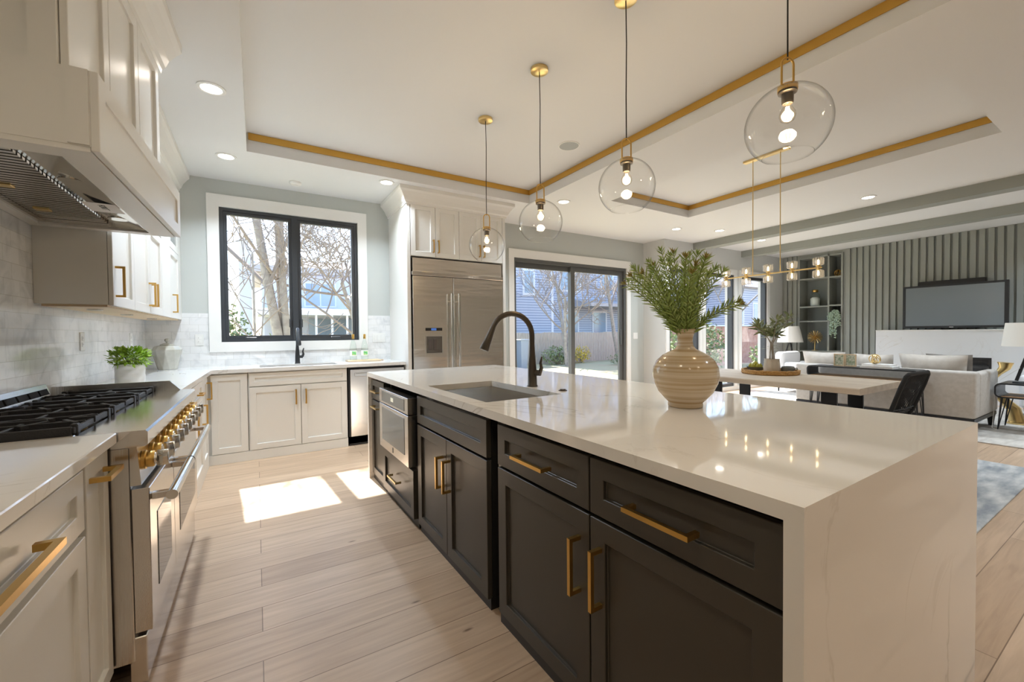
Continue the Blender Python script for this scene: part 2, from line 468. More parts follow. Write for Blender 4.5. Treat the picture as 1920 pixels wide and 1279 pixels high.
        if closed:
            A, B = rings[-1], rings[0]
            sh = min(range(seg), key=lambda h: sum((A[j].co - B[(j + h) % seg].co).length for j in range(seg)))
            for j in range(seg):
                s.bm.faces.new([A[j], A[(j + 1) % seg], B[(j + 1 + sh) % seg], B[(j + sh) % seg]])
        elif cap:
            s.bm.faces.new(rings[0][::-1]); s.bm.faces.new(rings[-1])
        return s

    def sphere(s, c, r, seg=16, sq=(1, 1, 1)):
        m = Matrix.Translation(c) @ Matrix.Diagonal((r * sq[0], r * sq[1], r * sq[2], 1))
        bmesh.ops.create_uvsphere(s.bm, u_segments=seg, v_segments=max(6, seg // 2), radius=1, matrix=m)
        return s

    def leaf(s, p, d, n, length, width, droop=0.2, seg=3):
        """a pointed curved leaf from p along d, with face normal about n"""
        d = d.normalized()
        side = d.cross(n)
        side = side.normalized() if side.length > 1e-5 else d.orthogonal().normalized()
        nn = side.cross(d)
        L_, R_ = [], []
        for i in range(seg + 1):
            t = i / seg
            w = width * math.sin(math.pi * min(0.97, 0.12 + 0.88 * t)) ** 0.8 * .5
            q = p + d * (length * t) - nn * (droop * length * t * t)
            L_.append(s.bm.verts.new(q + side * w)); R_.append(s.bm.verts.new(q - side * w))
        for i in range(seg):
            s.bm.faces.new([L_[i], L_[i + 1], R_[i + 1], R_[i]])
        return s

    def xf(s, fn):
        for v in s.bm.verts:
            v.co = Vector(fn(v.co))
        return s

ORIG = {}

def obj(name, g, m, parent=None, smooth=None, fix=True):
    if fix:
        bmesh.ops.recalc_face_normals(g.bm, faces=g.bm.faces)
    me = bpy.data.meshes.new(name)
    org = ORIG.get(parent.name, Vector()) if parent else Vector()
    if org.length:
        bmesh.ops.translate(g.bm, verts=g.bm.verts, vec=-org)
    g.bm.to_mesh(me); g.bm.free()
    if smooth:
        me.polygons.foreach_set('use_smooth', [True] * len(me.polygons))
        if smooth < 179:
            me.set_sharp_from_angle(angle=R(smooth))
    o = bpy.data.objects.new(name, me)
    me.materials.append(M[m] if isinstance(m, str) else m)
    COL.objects.link(o)
    if parent:
        o.parent = parent
        ORIG[o.name] = org
    return o

def tag(o, label=None, cat=None, group=None, kind=None):
    if label: o['label'] = label
    if cat: o['category'] = cat
    if group: o['group'] = group
    if kind: o['kind'] = kind
    return o

def thing(name, label, cat, loc=(0, 0, 0), group=None, rotz=0, local=False):
    """an Empty at the thing's base; parts are given in world metres unless local"""
    o = bpy.data.objects.new(name, None)
    o.empty_display_size = 0.1
    COL.objects.link(o)
    o.location = loc
    o.rotation_euler = (0, 0, rotz)
    ORIG[o.name] = Vector() if local else Vector(loc)
    return tag(o, label, cat, group)

def single(name, g, m, label, cat, group=None, smooth=None, kind=None):
    vs = [v.co for v in g.bm.verts]
    lo = [min(v[i] for v in vs) for i in range(3)]; hi = [max(v[i] for v in vs) for i in range(3)]
    c = Vector(((lo[0] + hi[0]) / 2, (lo[1] + hi[1]) / 2, lo[2]))
    bmesh.ops.translate(g.bm, verts=g.bm.verts, vec=-c)
    o = obj(name, g, m, None, smooth)
    o.location = c
    return tag(o, label, cat, group, kind)

def struct(name, g, m, smooth=None, parent=None):
    o = obj(name, g, m, parent, smooth)
    if parent is None:
        o['kind'] = 'structure'
    return o

def sgroup(name, loc=(0, 0, 0)):
    o = bpy.data.objects.new(name, None); COL.objects.link(o); o.location = loc
    ORIG[o.name] = Vector(loc); o['kind'] = 'structure'
    return o

def copy_tree(o, parent=None):
    c = o.copy(); COL.objects.link(c)
    if parent: c.parent = parent
    for ch in list(o.children):
        copy_tree(ch, c)
    return c

def lampdata(name, kind, watts, col=WARM, **kw):
    l = bpy.data.lights.new(name, kind); l.energy = watts; l.color = col
    for k, v in kw.items(): setattr(l, k, v)
    return l

def pull(parent, p0, p1, out, s=0.006, m='brass', name='handle', label=None):
    """square bar pull: posts at p0 and p1 standing out by vector out"""
    p0, p1, out = Vector(p0), Vector(p1), Vector(out)
    o = obj(name, G().tube([p0, p0 + out, p1 + out, p1], s, 4), m, parent)
    if label: o['label'] = label
    return o
# ================================================================== THE ROOM
ZC, ZT = 2.945, 3.115
XL, XR = -0.97, 10.6
YB, YG, YR = 5.55, 5.06, -4.6     # back wall, garden wall, rear wall

struct('floor', G().box(XL - .1, 11.1, YR - .1, YB + .2, -.12, 0), 'floor')

def holed(g, x0, x1, y0, y1, z0, z1, holes):
    """slab on x/y with rectangular holes"""
    xs = sorted({x0, x1, *[h[0] for h in holes], *[h[1] for h in holes]})
    ys = sorted({y0, y1, *[h[2] for h in holes], *[h[3] for h in holes]})
    for i in range(len(xs) - 1):
        for j in range(len(ys) - 1):
            cx, cy = (xs[i] + xs[i + 1]) / 2, (ys[j] + ys[j + 1]) / 2
            if not any(h[0] < cx < h[1] and h[2] < cy < h[3] for h in holes):
                g.box(xs[i], xs[i + 1], ys[j], ys[j + 1], z0, z1)
    bmesh.ops.remove_doubles(g.bm, verts=g.bm.verts, dist=1e-5)
    # drop the inner doubled faces
    seen = {}
    for f in list(g.bm.faces):
        k = tuple(sorted(v.index for v in f.verts))
        seen.setdefault(k, []).append(f)
    return g

T1 = (-0.045, 3.09, -0.75, 4.57)
T2 = (3.94, 5.53, 0.88, 3.95)
g = holed(G(), XL - .1, 11.1, YR - .1, YB + .2, ZC, ZT, [T1, T2])
g.box(XL - .1, 11.1, YR - .1, YB + .2, ZT, ZT + .1)
struct('ceiling', g, 'ceil')
for i, t in enumerate((T1, T2)):
    a, w = .004, .010
    g = G()
    z0, z1 = 3.052, 3.113
    if i: g.box(t[0] + a, t[0] + a + w, t[2] + a, t[3] - a, z0, z1)
    g.box(t[1] - a - w, t[1] - a, t[2] + a, t[3] - a, z0, z1)
    g.box(t[0] + a + w, t[1] - a - w, t[3] - a - w, t[3] - a, z0, z1)
    g.box(t[0] + a + w, t[1] - a - w, t[2] + a, t[2] + a + w, z0, z1)
    struct('trim_%d' % (i + 1), g, 'goldleaf')

def wall_holes(g, along, a0, a1, t0, t1, z0, z1, holes):
    """vertical slab along 'x' or 'y' with holes (a0,a1,z0,z1)"""
    A = sorted({a0, a1, *[h[0] for h in holes], *[h[1] for h in holes]})
    Z = sorted({z0, z1, *[h[2] for h in holes], *[h[3] for h in holes]})
    for i in range(len(A) - 1):
        for j in range(len(Z) - 1):
            ca, cz = (A[i] + A[i + 1]) / 2, (Z[j] + Z[j + 1]) / 2
            if not any(h[0] < ca < h[1] and h[2] < cz < h[3] for h in holes):
                if along == 'x': g.box(A[i], A[i + 1], t0, t1, Z[j], Z[j + 1])
                else: g.box(t0, t1, A[i], A[i + 1], Z[j], Z[j + 1])
    return g

WIN = (-0.325, 1.115, 1.178, 2.655)      # kitchen window opening on the back wall
DOOR = (3.44, 5.92, 0.0, 2.43)           # sliding door opening
TALL = [(6.50, 7.40, .08, 2.42), (7.60, 8.60, .08, 2.42), (8.86, 9.90, .08, 2.42)]
struct('wall_back', wall_holes(G(), 'x', XL - .1, 6.45, YB, YB + .2, 0, ZC, [WIN, DOOR]), 'wall')
struct('wall_left', G().box(XL - .1, XL, YR, YB, 0, ZC), 'wall')
struct('wall_jog', G().box(6.39, 6.45, YG, YB, 0, ZC), 'lightwall')
struct('wall_garden', wall_holes(G(), 'x', 6.45, 11.1, YG, YG + .2, 0, ZC, TALL), 'lightwall')
struct('wall_rear', G().box(XL - .1, 11.1, YR - .1, YR, 0, ZC), 'lightwall')

# television wall: grey-green panel with vertical battens, opening for the built-in shelf
SH = (3.865, 4.715, .10, 2.875)
g = wall_holes(G(), 'y', YR, YG, XR, XR + .12, 0, ZC, [SH])
y = SH[0] - .05
while y > -2.2:
    g.box(XR - .035, XR, y - .072, y, .0, ZC - .002, .002)
    y -= .105
for y in (4.785, 4.885, 4.985):
    g.box(XR - .035, XR, y - .036, y + .036, .0, ZC - .002, .002)
struct('wall_right', g, 'green')

for i, x in enumerate((7.225, 8.865)):
    struct('ceiling_beam_%d' % (i + 1), G().box(x, x + .21, YR, YG, 2.815, ZC), 'green')

# baseboards
struct('baseboard_back', G().box(2.84, 3.33, YB - .016, YB, 0, .13, .003).box(6.04, 6.39, YB - .016, YB, 0, .13, .003), 'trim')
struct('baseboard_garden', G().box(6.46, 10.56, YG - .016, YG, 0, .08, .003), 'trim')
struct('baseboard_rear', G().box(XL, 10.56, YR, YR + .016, 0, .13, .003), 'trim')

# marble tile
g = G()
g.box(XL, XL + .009, 1.2, YB, .92, 1.83)
struct('wall_left_tile', g, 'tile')
g = G()
zt = 1.49
g.box(XL + .009, -.437, YB - .009, YB, .92, zt)
g.box(-.437, 1.228, YB - .009, YB, .92, 1.080)
g.box(1.228, 1.51, YB - .009, YB, .92, zt)
struct('wall_back_tile', g, 'tile')

# ------------------------------------------------------------------ kitchen window
wr = sgroup('window_1', (0.4, YB, 1.08))
a0, a1, z0, z1 = WIN
c = .108
g = G()
g.prism([(a0 - c, z0 - c), (a1 + c, z0 - c), (a1 + c, z0), (a0 - c, z0)], 'y', YB - .024, YB)
g.prism([(a0 - c, z1), (a1 + c, z1), (a1 + c, z1 + c + .02), (a0 - c, z1 + c + .02)], 'y', YB - .024, YB)
g.prism([(a0 - c, z0), (a0, z0), (a0, z1), (a0 - c, z1)], 'y', YB - .024, YB)
g.prism([(a1, z0), (a1 + c, z0), (a1 + c, z1), (a1, z1)], 'y', YB - .024, YB)
obj('window_casing', g, 'trim', wr)
mx = 0.405
fr = G()
f = .035
fr.box(a0, a1, YB + .02, YB + .1, z0, z0 + f).box(a0, a1, YB + .02, YB + .1, z1 - f, z1)
fr.box(a0, a0 + f, YB + .02, YB + .1, z0 + f, z1 - f).box(a1 - f, a1, YB + .02, YB + .1, z0 + f, z1 - f)
fr.box(mx - .03, mx + .03, YB + .02, YB + .1, z0 + f, z1 - f)
obj('window_frame', fr, 'frame', wr)
for k, (p, q) in enumerate(((a0 + f, mx - .03), (mx + .03, a1 - f))):
    s = .034
    sg = G()
    sg.box(p, q, YB + .035, YB + .085, z0 + f, z0 + f + s).box(p, q, YB + .035, YB + .085, z1 - f - s, z1 - f)
    sg.box(p, p + s, YB + .035, YB + .085, z0 + f + s, z1 - f - s).box(q - s, q, YB + .035, YB + .085, z0 + f + s, z1 - f - s)
    so = obj('window_sash', sg, 'frame', wr)
    obj('window_pane', G().box(p + s, q - s, YB + .055, YB + .061, z0 + f + s, z1 - f - s), 'glass', so)
    xc = p + .24 if k == 0 else q - .24
    obj('sash_crank', G().box(xc - .055, xc + .055, YB + .012, YB + .035, z0 + .012, z0 + .05, .006, 2), 'frame', so)
    xl = q - .03 if k == 0 else p + .03
    obj('sash_lock', G().box(xl - .012, xl + .012, YB + .012, YB + .035, 1.34, 1.44, .004), 'frame', so)

# ------------------------------------------------------------------ sliding door
dr = sgroup('door_1', (4.7, YB, 0))
a0, a1, z0, z1 = DOOR
c = .095
g = G()
g.prism([(a0 - c, z1), (a1 + c, z1), (a1 + c, z1 + .13), (a0 - c, z1 + .13)], 'y', YB - .024, YB)
g.prism([(a0 - c, 0), (a0, 0), (a0, z1), (a0 - c, z1)], 'y', YB - .024, YB)
g.prism([(a1, 0), (a1 + c, 0), (a1 + c, z1), (a1, z1)], 'y', YB - .024, YB)
obj('door_casing', g, 'trim', dr)
g = G()
f = .05
g.box(a0, a1, YB + .01, YB + .15, z1 - f, z1).box(a0, a1, YB + .01, YB + .15, 0, .04)
g.box(a0, a0 + f, YB + .01, YB + .15, .04, z1 - f).box(a1 - f, a1, YB + .01, YB + .15, .04, z1 - f)
obj('door_frame', g, 'frame2', dr)
mid = 4.66
for p, q, yy in ((a0 + .005, mid + .06, YB + .10), (mid - .03, a1 - f, YB + .05)):
    s = .085
    sg = G()
    sg.box(p, q, yy, yy + .04, .04, .04 + s).box(p, q, yy, yy + .04, z1 - f - s, z1 - f)
    sg.box(p, p + s, yy, yy + .04, .04 + s, z1 - f - s).box(q - s, q, yy, yy + .04, .04 + s, z1 - f - s)
    so = obj('door_sash', sg, 'frame2', dr)
    obj('door_pane', G().box(p + s, q - s, yy + .015, yy + .021, .04 + s, z1 - f - s), 'glass', so)
obj('door_handle', G().box(5.80, 5.83, YB + .02, YB + .05, 1.0, 1.3, .005), 'frame2', dr)

# ------------------------------------------------------------------ tall windows
for i, (a0, a1, z0, z1) in enumerate(TALL):
    w = sgroup('window_%d' % (i + 2), ((a0 + a1) / 2, YG, z0))
    g = G()
    g.prism([(a0 - .09, z1), (a1 + .09, z1), (a1 + .09, z1 + .11), (a0 - .09, z1 + .11)], 'y', YG - .022, YG)
    g.prism([(a0 - .09, 0.08), (a0, 0.08), (a0, z1), (a0 - .09, z1)], 'y', YG - .022, YG)
    g.prism([(a1, 0.08), (a1 + .09, 0.08), (a1 + .09, z1), (a1, z1)], 'y', YG - .022, YG)
    obj('window_casing', g, 'trim', w)
    f = .06
    g = G()
    g.box(a0, a1, YG + .01, YG + .11, z0, z0 + f).box(a0, a1, YG + .01, YG + .11, z1 - f, z1)
    g.box(a0, a0 + f, YG + .01, YG + .11, z0 + f, z1 - f).box(a1 - f, a1, YG + .01, YG + .11, z0 + f, z1 - f)
    obj('window_frame', g, 'frame', w)
    obj('window_pane', G().box(a0 + f, a1 - f, YG + .06, YG + .066, z0 + f, z1 - f), 'glass', w)

# ------------------------------------------------------------------ downlights and ceiling fittings
def downlight(x, y, label, data=None):
    t = thing('ceiling_downlight', label, 'ceiling light', (x, y, ZC), 'recessed ceiling downlights')
    obj('trim_ring', G().lathe([(.085, ZC), (.085, ZC - .006), (.066, ZC - .010), (.060, ZC - .004), (.060, ZC)], (x, y, 0), 32, cap=False), 'trim', t, 60)
    obj('lamp_lens', G().cyl((x, y, ZC - .006), .060, .004, seg=28), 'lampglow', t, 60)
    l = bpy.data.objects.new('downlight_lamp', data or DLD); COL.objects.link(l)
    l.location = (0, 0, -.016); l.parent = t
DLW = lampdata('warm_fill_downlight', 'AREA', DL_W * .34, (1.0, 0.85, 0.66), shape='DISK', size=.11, spread=R(140))  # dim warm fill, used only by the added downlights out of view
DLD = lampdata('downlight', 'AREA', DL_W, (0.78, 0.895, 1.0), shape='DISK', size=.11, spread=R(125))
downlight(-.232, 3.53, 'lit recessed downlight above the range, nearest the crown moulding of the hood')
downlight(-.213, 4.79, 'lit recessed downlight above the corner of the white counters, left of the kitchen window')
downlight(1.27, 4.72, 'lit recessed downlight beside the crown of the tall fridge cabinet')
downlight(3.429, 4.28, 'lit recessed downlight over the floor before the sliding glass door')
downlight(5.954, 4.48, 'lit recessed downlight between the dining ceiling tray and the corner beside the sliding door')
downlight(6.694, 4.19, 'lit recessed downlight just in front of the near ceiling beam, at its garden end')
downlight(8.104, 4.24, 'lit recessed downlight between the two grey-green ceiling beams')
downlight(6.713, 2.19, 'lit recessed downlight beside the near beam, above the sofa back')
for x, y, w in ((-.22, .6, 'over the white cabinet nearest the camera'), (-.22, -1.2, 'behind the camera by the left wall'),  # downlights added out of view to brighten the room
                (3.5, -.2, 'between the two ceiling trays, near end'), (1.5, -1.5, 'behind the island end'),
                (3.5, -1.8, 'behind the dining tray'), (6.7, -.2, 'beside the near beam, rear end'), (8.1, .55, 'between the beams, before the armchair'),
                (8.1, -.8, 'between the beams, rear end'), (9.8, .7, 'beyond the far beam before the fireplace end'), (9.8, -.9, 'beyond the far beam, rear end'), (5.6, -1.8, 'over the rear of the living room'),
                (1.5, -3.3, 'near the rear wall, behind the island'), (3.8, -3.3, 'near the rear wall, in the middle of the room'), (6.2, -3.3, 'near the rear wall, on the living room side'), (-.2, -3.0, 'near the rear wall, beside the left wall')):  # this last row is added to brighten the unseen rear
    downlight(x, y, 'added unseen downlight ' + w, DLW if x < 3 or y < -1.5 else None)
t = thing('smoke_detector', 'round white smoke detector on the ceiling before the kitchen window', 'smoke detector', (.402, 5.229, ZC))
obj('base', G().lathe([(.062, ZC), (.062, ZC - .012), (.05, ZC - .028), (.02, ZC - .032)], (.402, 5.229, 0), 28), 'pearl', t, 50)
obj('sensor_cap', G().cyl((.402, 5.229, ZC - .036), .022, .006, seg=20), 'trim', t, 50)
t = thing('ceiling_speaker', 'round grey-fronted speaker set flush in the kitchen tray ceiling', 'speaker', (2.70, 3.28, ZT))
obj('trim_ring', G().lathe([(.105, ZT), (.105, ZT - .005), (.096, ZT - .005), (.096, ZT)], (2.70, 3.28, 0), 36, cap=False), 'trim', t, 60)
obj('grille', G().cyl((2.70, 3.28, ZT - .004), .096, .003, seg=36), mat('speaker_cloth', (.42, .45, .45), .8), t, 60)

# ------------------------------------------------------------------ wall plates
def plate(name, label, p, face, w, h, kind):
    x, y, z = p
    t = thing(name, label, 'switch' if 'switch' in name or 'dimmer' in name else 'outlet' if 'outlet' in name else 'thermostat', p)
    if face == 'y-':
        obj('cover_plate', G().box(x - w/2, x + w/2, y - .006, y, z - h/2, z + h/2, .002), 'pearl', t)
        B = lambda a, b, c, d, o=.003: G().box(x + a, x + b, y - .006 - o, y - .006, z + c, z + d, .001)
    else:
        obj('cover_plate', G().box(x, x + .006, y - w/2, y + w/2, z - h/2, z + h/2, .002), 'pearl', t)
        B = lambda a, b, c, d, o=.003: G().box(x + .006, x + .006 + o, y + a, y + b, z + c, z + d, .001)
    if kind == 'outlet':
        for s in (-1, 1):
            r = obj('receptacle', B(-.017, .017, s * .02 - .014, s * .02 + .014), 'trim', t)
            obj('slots', B(-.008, -.005, s * .02 - .004, s * .02 + .008, .0036), 'gapshade', r)
    elif kind == 'switch':
        n = max(1, round(w / .05) - 0)
        for k in range(n):
            cx = (k - (n - 1) / 2) * .046
            obj('rocker', B(cx - .016, cx + .016, -.033, .033, .004), 'trim', t)
    return t
plate('wall_outlet', 'white double outlet on the tile left of the kitchen window', (-.52, YB - .009, 1.205), 'y-', .075, .118, 'outlet')
plate('wall_switch', 'white triple switch plate on the tile right of the kitchen window', (1.36, YB - .009, 1.205), 'y-', .165, .118, 'switch')
plate('wall_outlet', 'white outlet on the left wall tile above the far end of the range', (XL + .009, 3.74, 1.22), 'x+', .075, .118, 'outlet')
plate('wall_outlet', 'white outlet on the left wall tile above the potted herb', (XL + .009, 4.97, 1.22), 'x+', .075, .118, 'outlet')
plate('thermostat', 'small white thermostat on the pale wall right of the sliding door', (6.16, YB, 1.17), 'y-', .12, .12, 'box')

# ================================================================== OUTDOORS
GZ = -.32
struct('lawn', G().box(-30, 60, YB + .35, 60, GZ - .2, GZ), 'lawn')
struct('patio_kerb', G().box(XL - .1, 11.1, YB + .2, YB + .35, GZ - .2, -.02), 'whitehouse')

# white neighbouring house
hw = thing('white_house', 'white two storey house with flat eaves beyond the bare trees, seen through the kitchen window', 'house', (4.5, 19, GZ))
wg = G().box(.22, 11, 19, 25, GZ, 3.78)
obj('house_wall', wg, 'whitehouse', hw)
obj('house_roof', G().prism([(18.6, 3.70), (25.4, 3.70), (25.4, 3.95), (22, 4.75), (18.6, 3.95)], 'x', -.1, 11.3), 'roof', hw)
obj('chimney', G().box(-.55, -.12, 20.0, 20.6, GZ, 4.95).box(-.62, -.05, 19.93, 20.67, 4.95, 5.15), 'whitehouse', hw)
for x0, x1, z0, z1 in ((1.75, 2.85, 2.45, 3.35), (3.5, 4.6, 2.45, 3.35), (5.6, 6.8, 2.45, 3.35)):
    w = obj('window', G().box(x0 - .06, x1 + .06, 18.95, 19.0, z0 - .06, z1 + .06), 'housewhite', hw)
    obj('pane', G().box(x0, (x0 + x1) / 2 - .03, 18.935, 18.95, z0, z1).box((x0 + x1) / 2 + .03, x1, 18.935, 18.95, z0, z1), 'housewin', w)
obj('porch_roof', G().prism([(16.3, 1.95), (19, 1.95), (19, 2.35), (16.3, 2.15)], 'x', .05, 8), 'housewhite', hw)
for x in (.2, 1.05, 1.84, 2.37, 2.89, 3.6, 4.6, 5.6):
    obj('porch_post', G().box(x - .035, x + .035, 16.4, 16.47, GZ, 1.95), 'housewhite', hw)
obj('porch_glazing', G().box(1.84, 8, 18.93, 18.99, .3, 1.9), 'housewin', hw)
obj('porch_rail', G().box(.2, 8, 16.41, 16.46, .86, .95).box(.2, 8, 16.41, 16.46, GZ + .1, .86), 'whitehouse', hw)

# blue-grey house behind the garden fence
hb = thing('grey_house', 'blue-grey clapboard house behind the garden fence, seen through the sliding door', 'house', (20, 22, GZ))
obj('house_wall', G().box(11.5, 15.6, 20.6, 27, GZ, 8.2).box(15.6, 25, 22, 28, GZ, 7.4), 'siding', hb)
obj('corner_board', G().box(15.45, 15.62, 20.56, 20.62, GZ, 8.2), 'housewhite', hb)
obj('house_roof', G().prism([(20.2, 8.2), (27.4, 8.2), (24, 10.6)], 'x', 11.2, 16).prism([(21.5, 7.4), (28.5, 7.4), (25, 9.8)], 'x', 16, 25.4), 'roof', hb)
obj('porch_roof', G().prism([(19.8, 2.9), (22, 2.9), (22, 3.5), (19.8, 3.1)], 'x', 18.0, 25), 'roof', hb)
for x0, x1, z0, z1, yy in ((13.5, 14.1, 3.6, 4.9, 20.6), (17.3, 18.9, 4.1, 5.4, 22), (21.0, 22.0, 3.9, 5.6, 22), (23.6, 24.4, 3.9, 5.6, 22), (17.6, 18.7, .9, 2.6, 22), (20.2, 21.3, .7, 2.6, 22), (23, 24.1, .7, 2.6, 22)):
    w = obj('window', G().box(x0 - .14, x1 + .14, yy - .06, yy, z0 - .14, z1 + .14), 'housewhite', hb)
    obj('pane', G().box(x0, x1, yy - .08, yy - .06, z0, z1), 'housewin', w)

# picket fence of close boards
t = thing('board_fence', 'weathered close boarded garden fence beyond the lawn', 'fence', (16, 17, GZ))
g = G()
x = 10.6
k = 0
while x < 24.5:
    h = 1.24 + .02 * math.sin(x * 3.1) + rnd.uniform(-.015, .015)
    g.prism([(x, GZ), (x + .085, GZ), (x + .085, h - .03), (x + .06, h), (x + .025, h), (x, h - .03)], 'y', 17.0, 17.02)
    x += .1
obj('boards', g, 'fence', t)
obj('rail', G().box(10.6, 24.5, 17.02, 17.06, .15, .23), 'fence', t)
obj('rail', G().box(10.6, 24.5, 17.02, 17.06, .85, .93), 'fence', t)

t = thing('wheelie_bin', 'grey lidded wheelie bin standing by the yellow bush on the lawn', 'bin', (9.95, 15.4, GZ))
obj('body', G().prism([(9.78, 15.2), (10.12, 15.2), (10.12, 15.6), (9.78, 15.6)], 'z', GZ, .9).xf(lambda v: (9.95 + (v.x - 9.95) * (1.15 if v.z > 0 else .85), 15.4 + (v.y - 15.4) * (1.15 if v.z > 0 else .85), v.z)), 'bin', t)
obj('lid', G().box(9.72, 10.18, 15.14, 15.66, .9, .96, .02), 'bin', t)
obj('wheel', G().cyl((9.74, 15.66, GZ + .08), .08, .05, 'x', 16), 'black', t)
obj('wheel', G().cyl((10.10, 15.66, GZ + .08), .08, .05, 'x', 16), 'black', t)

def bush(name, label, cat, c, r, m, n=500, size=.16, group=None):
    """leafy mass: short stems inside and a cloud of leaves"""
    cx, cy, rx, ry, rz = c[0], c[1], r[0], r[1], r[2]
    base = c[2] if len(c) > 2 else GZ
    t = thing(name, label, cat, (cx, cy, base), group)
    g = G()
    for i in range(9):
        a = rnd.uniform(0, 6.28); q = rnd.uniform(.2, .75)
        g.tube([(cx + .1 * rx * math.cos(a), cy + .1 * ry * math.sin(a), base), (cx + q * .5 * rx * math.cos(a), cy + q * .5 * ry * math.sin(a), base + rz * .7), (cx + q * rx * math.cos(a), cy + q * ry * math.sin(a), base + rz * 1.5)], [.025, .015, .006], 5)
    obj('stems', g, 'twig', t)
    g = G()
    for i in range(n):
        while True:
            v = Vector((rnd.uniform(-1, 1), rnd.uniform(-1, 1), rnd.uniform(-1, 1)))
            if .25 < v.length < 1: break
        v = v * (1 + .18 * math.sin(7 * v.x + 3 * v.z) * math.sin(5 * v.y))
        p = Vector((cx + v.x * rx, cy + v.y * ry, base + rz + v.z * rz))
        if p.z < base + .02: p.z = base + .02
        d = Vector((rnd.uniform(-1, 1), rnd.uniform(-1, 1), rnd.uniform(-.6, 1)))
        g.leaf(p, d, Vector((rnd.uniform(-1, 1), rnd.uniform(-1, 1), 1)), size * rnd.uniform(.7, 1.3), size * .55, .2, 2)
    obj('leaves', g, m, t, fix=False)
    return t

def tree(name, label, base, trunks, depth, seed, m='bark', group=None, spread=.55, minr=.006, dense=0):
    """bare tree: recursive branches, trunk and twigs as separate parts; trunks: (dir, length, radius)"""
    r = random.Random(seed)
    t = thing(name, label, 'tree', base, group)
    gt, gb = G(), G()
    def grow(p, d, L, rad, k):
        pts, rs = [p.copy()], [rad]
        q, dd = p.copy(), d.copy()
        n = 4
        for i in range(n):
            dd = (dd + Vector((r.uniform(-1, 1), r.uniform(-1, 1), r.uniform(-.4, .7))) * (.04 if k == 0 else .12 + .05 * k)).normalized()
            q = q + dd * (L / n)
            pts.append(q.copy()); rs.append(max(minr, rad * (1 - .38 * (i + 1) / n)))
            if k < depth and i >= 1:
                if q.z > 6.4 - .95 * L * .6: continue
                for _ in range(2 if k == 0 else r.choice((1, 1, 2)) if k < 2 else r.choice((1, 1 + dense))):
                    s = Vector((r.uniform(-1, 1), r.uniform(-1, 1), r.uniform(-.35, .8))).normalized()
                    nd = (dd * (1 - spread) + s * spread).normalized()
                    grow(q.copy(), nd, L * r.uniform(.5, .75), max(minr, rs[-1] * .55), k + 1)
        (gt if k == 0 else gb).tube(pts, rs, 8 if k == 0 else 4 if k > 1 else 6, cap=False)
    for d, L, rad in trunks:
        grow(Vector(base), Vector(d).normalized(), L, rad, 0)
    obj('trunk', gt, m, t, 80)
    obj('branches', gb, 'twig', t, fix=False)
    return t

tree('bare_tree', 'bare tree with several leaning trunks in front of the white house', (.72, 12, GZ),
     [((-.14, .02, 1), 5.6, .13), ((-.06, .1, 1), 5.8, .085), ((-.025, 0, 1), 6.0, .10)], 4, 3, dense=1)
tree('bare_tree', 'low twisted bare tree curving in from the right edge of the kitchen window', (2.7, 11.2, GZ),
     [((-.28, .05, 1), 3.0, .075), ((-.05, 0, 1), 4.2, .06)], 4, 11, spread=.65, dense=1)
tree('bare_sapling', 'thin bare sapling before the evergreen shrub, seen through the kitchen window', (-.02, 9.6, GZ),
     [((-.03, 0, 1), 3.2, .03), ((.05, 0, 1), 2.6, .02)], 4, 5)
tree('bare_tree', 'far bare tree behind the white house chimney', (-1.6, 24, GZ), [((.05, 0, 1), 8.5, .16)], 4, 21)
tree('bare_tree', 'pale bare fruit tree on the lawn before the fence, seen through the sliding door', (12.3, 15.2, GZ),
     [((-.1, 0, 1), 3.2, .09), ((.25, .1, 1), 3.6, .08), ((.0, .2, 1), 4.2, .08)], 4, 9, dense=1)
tree('bare_tree', 'spreading bare tree before the blue-grey house', (16.4, 15.9, GZ), [((-.2, 0, 1), 5.0, .11), ((.2, 0, 1), 5.2, .11)], 4, 14, dense=1)
tree('bare_tree', 'bare tree standing close behind the boards at the right of the sliding door', (21.5, 18.6, GZ), [((.05, 0, 1), 6.0, .14), ((-.3, 0, 1), 5, .1)], 4, 17, dense=1)
tree('bare_tree', 'bare tree outside the tall living room windows', (16.5, 9.6, GZ), [((.05, 0, 1), 4.4, .08), ((-.15, 0, 1), 3.8, .06)], 4, 27, dense=1)

bush('evergreen_shrub', 'pale evergreen shrub beside the white house, seen at the left of the kitchen window', 'shrub', (-.72, 16), (.62, .6, 1.25), 'shrub2', 1100, .15)
bush('evergreen_shrub', 'low round shrub at the foot of the white house wall', 'shrub', (.35, 17.2), (.5, .4, .75), 'shrub', 500, .14)
bush('forsythia', 'yellow flowering forsythia behind the wheelie bin', 'shrub', (10.1, 17.9), (1.1, .5, .95), 'yellow', 900, .13)
bush('forsythia', 'small yellow flowering bush at the foot of the garden fence', 'shrub', (14.2, 16.4), (.6, .35, .42), 'yellow', 420, .1)
bush('garden_shrub', 'green leafy shrub under the pale fruit tree', 'shrub', (12.6, 16.2), (1.0, .35, .45), 'shrub', 600, .12)
bush('garden_shrub', 'low grey-green shrub on the lawn at the right side of the sliding door', 'shrub', (15.2, 14.2), (1.2, .5, .28), 'shrub2', 520, .1)
bush('garden_shrub', 'tall leafy shrub outside the first tall window', 'shrub', (11.7, 9.2), (.8, .6, 1.1), 'shrub', 900, .13)
bush('garden_shrub', 'loose pale shrub outside the middle tall window', 'shrub', (14.2, 9.4), (.9, .6, .95), 'shrub2', 800, .14)
bush('garden_shrub', 'green shrub under the red garden wall, outside the last tall window', 'shrub', (16.6, 8.4), (.9, .5, .62), 'shrub', 800, .13)
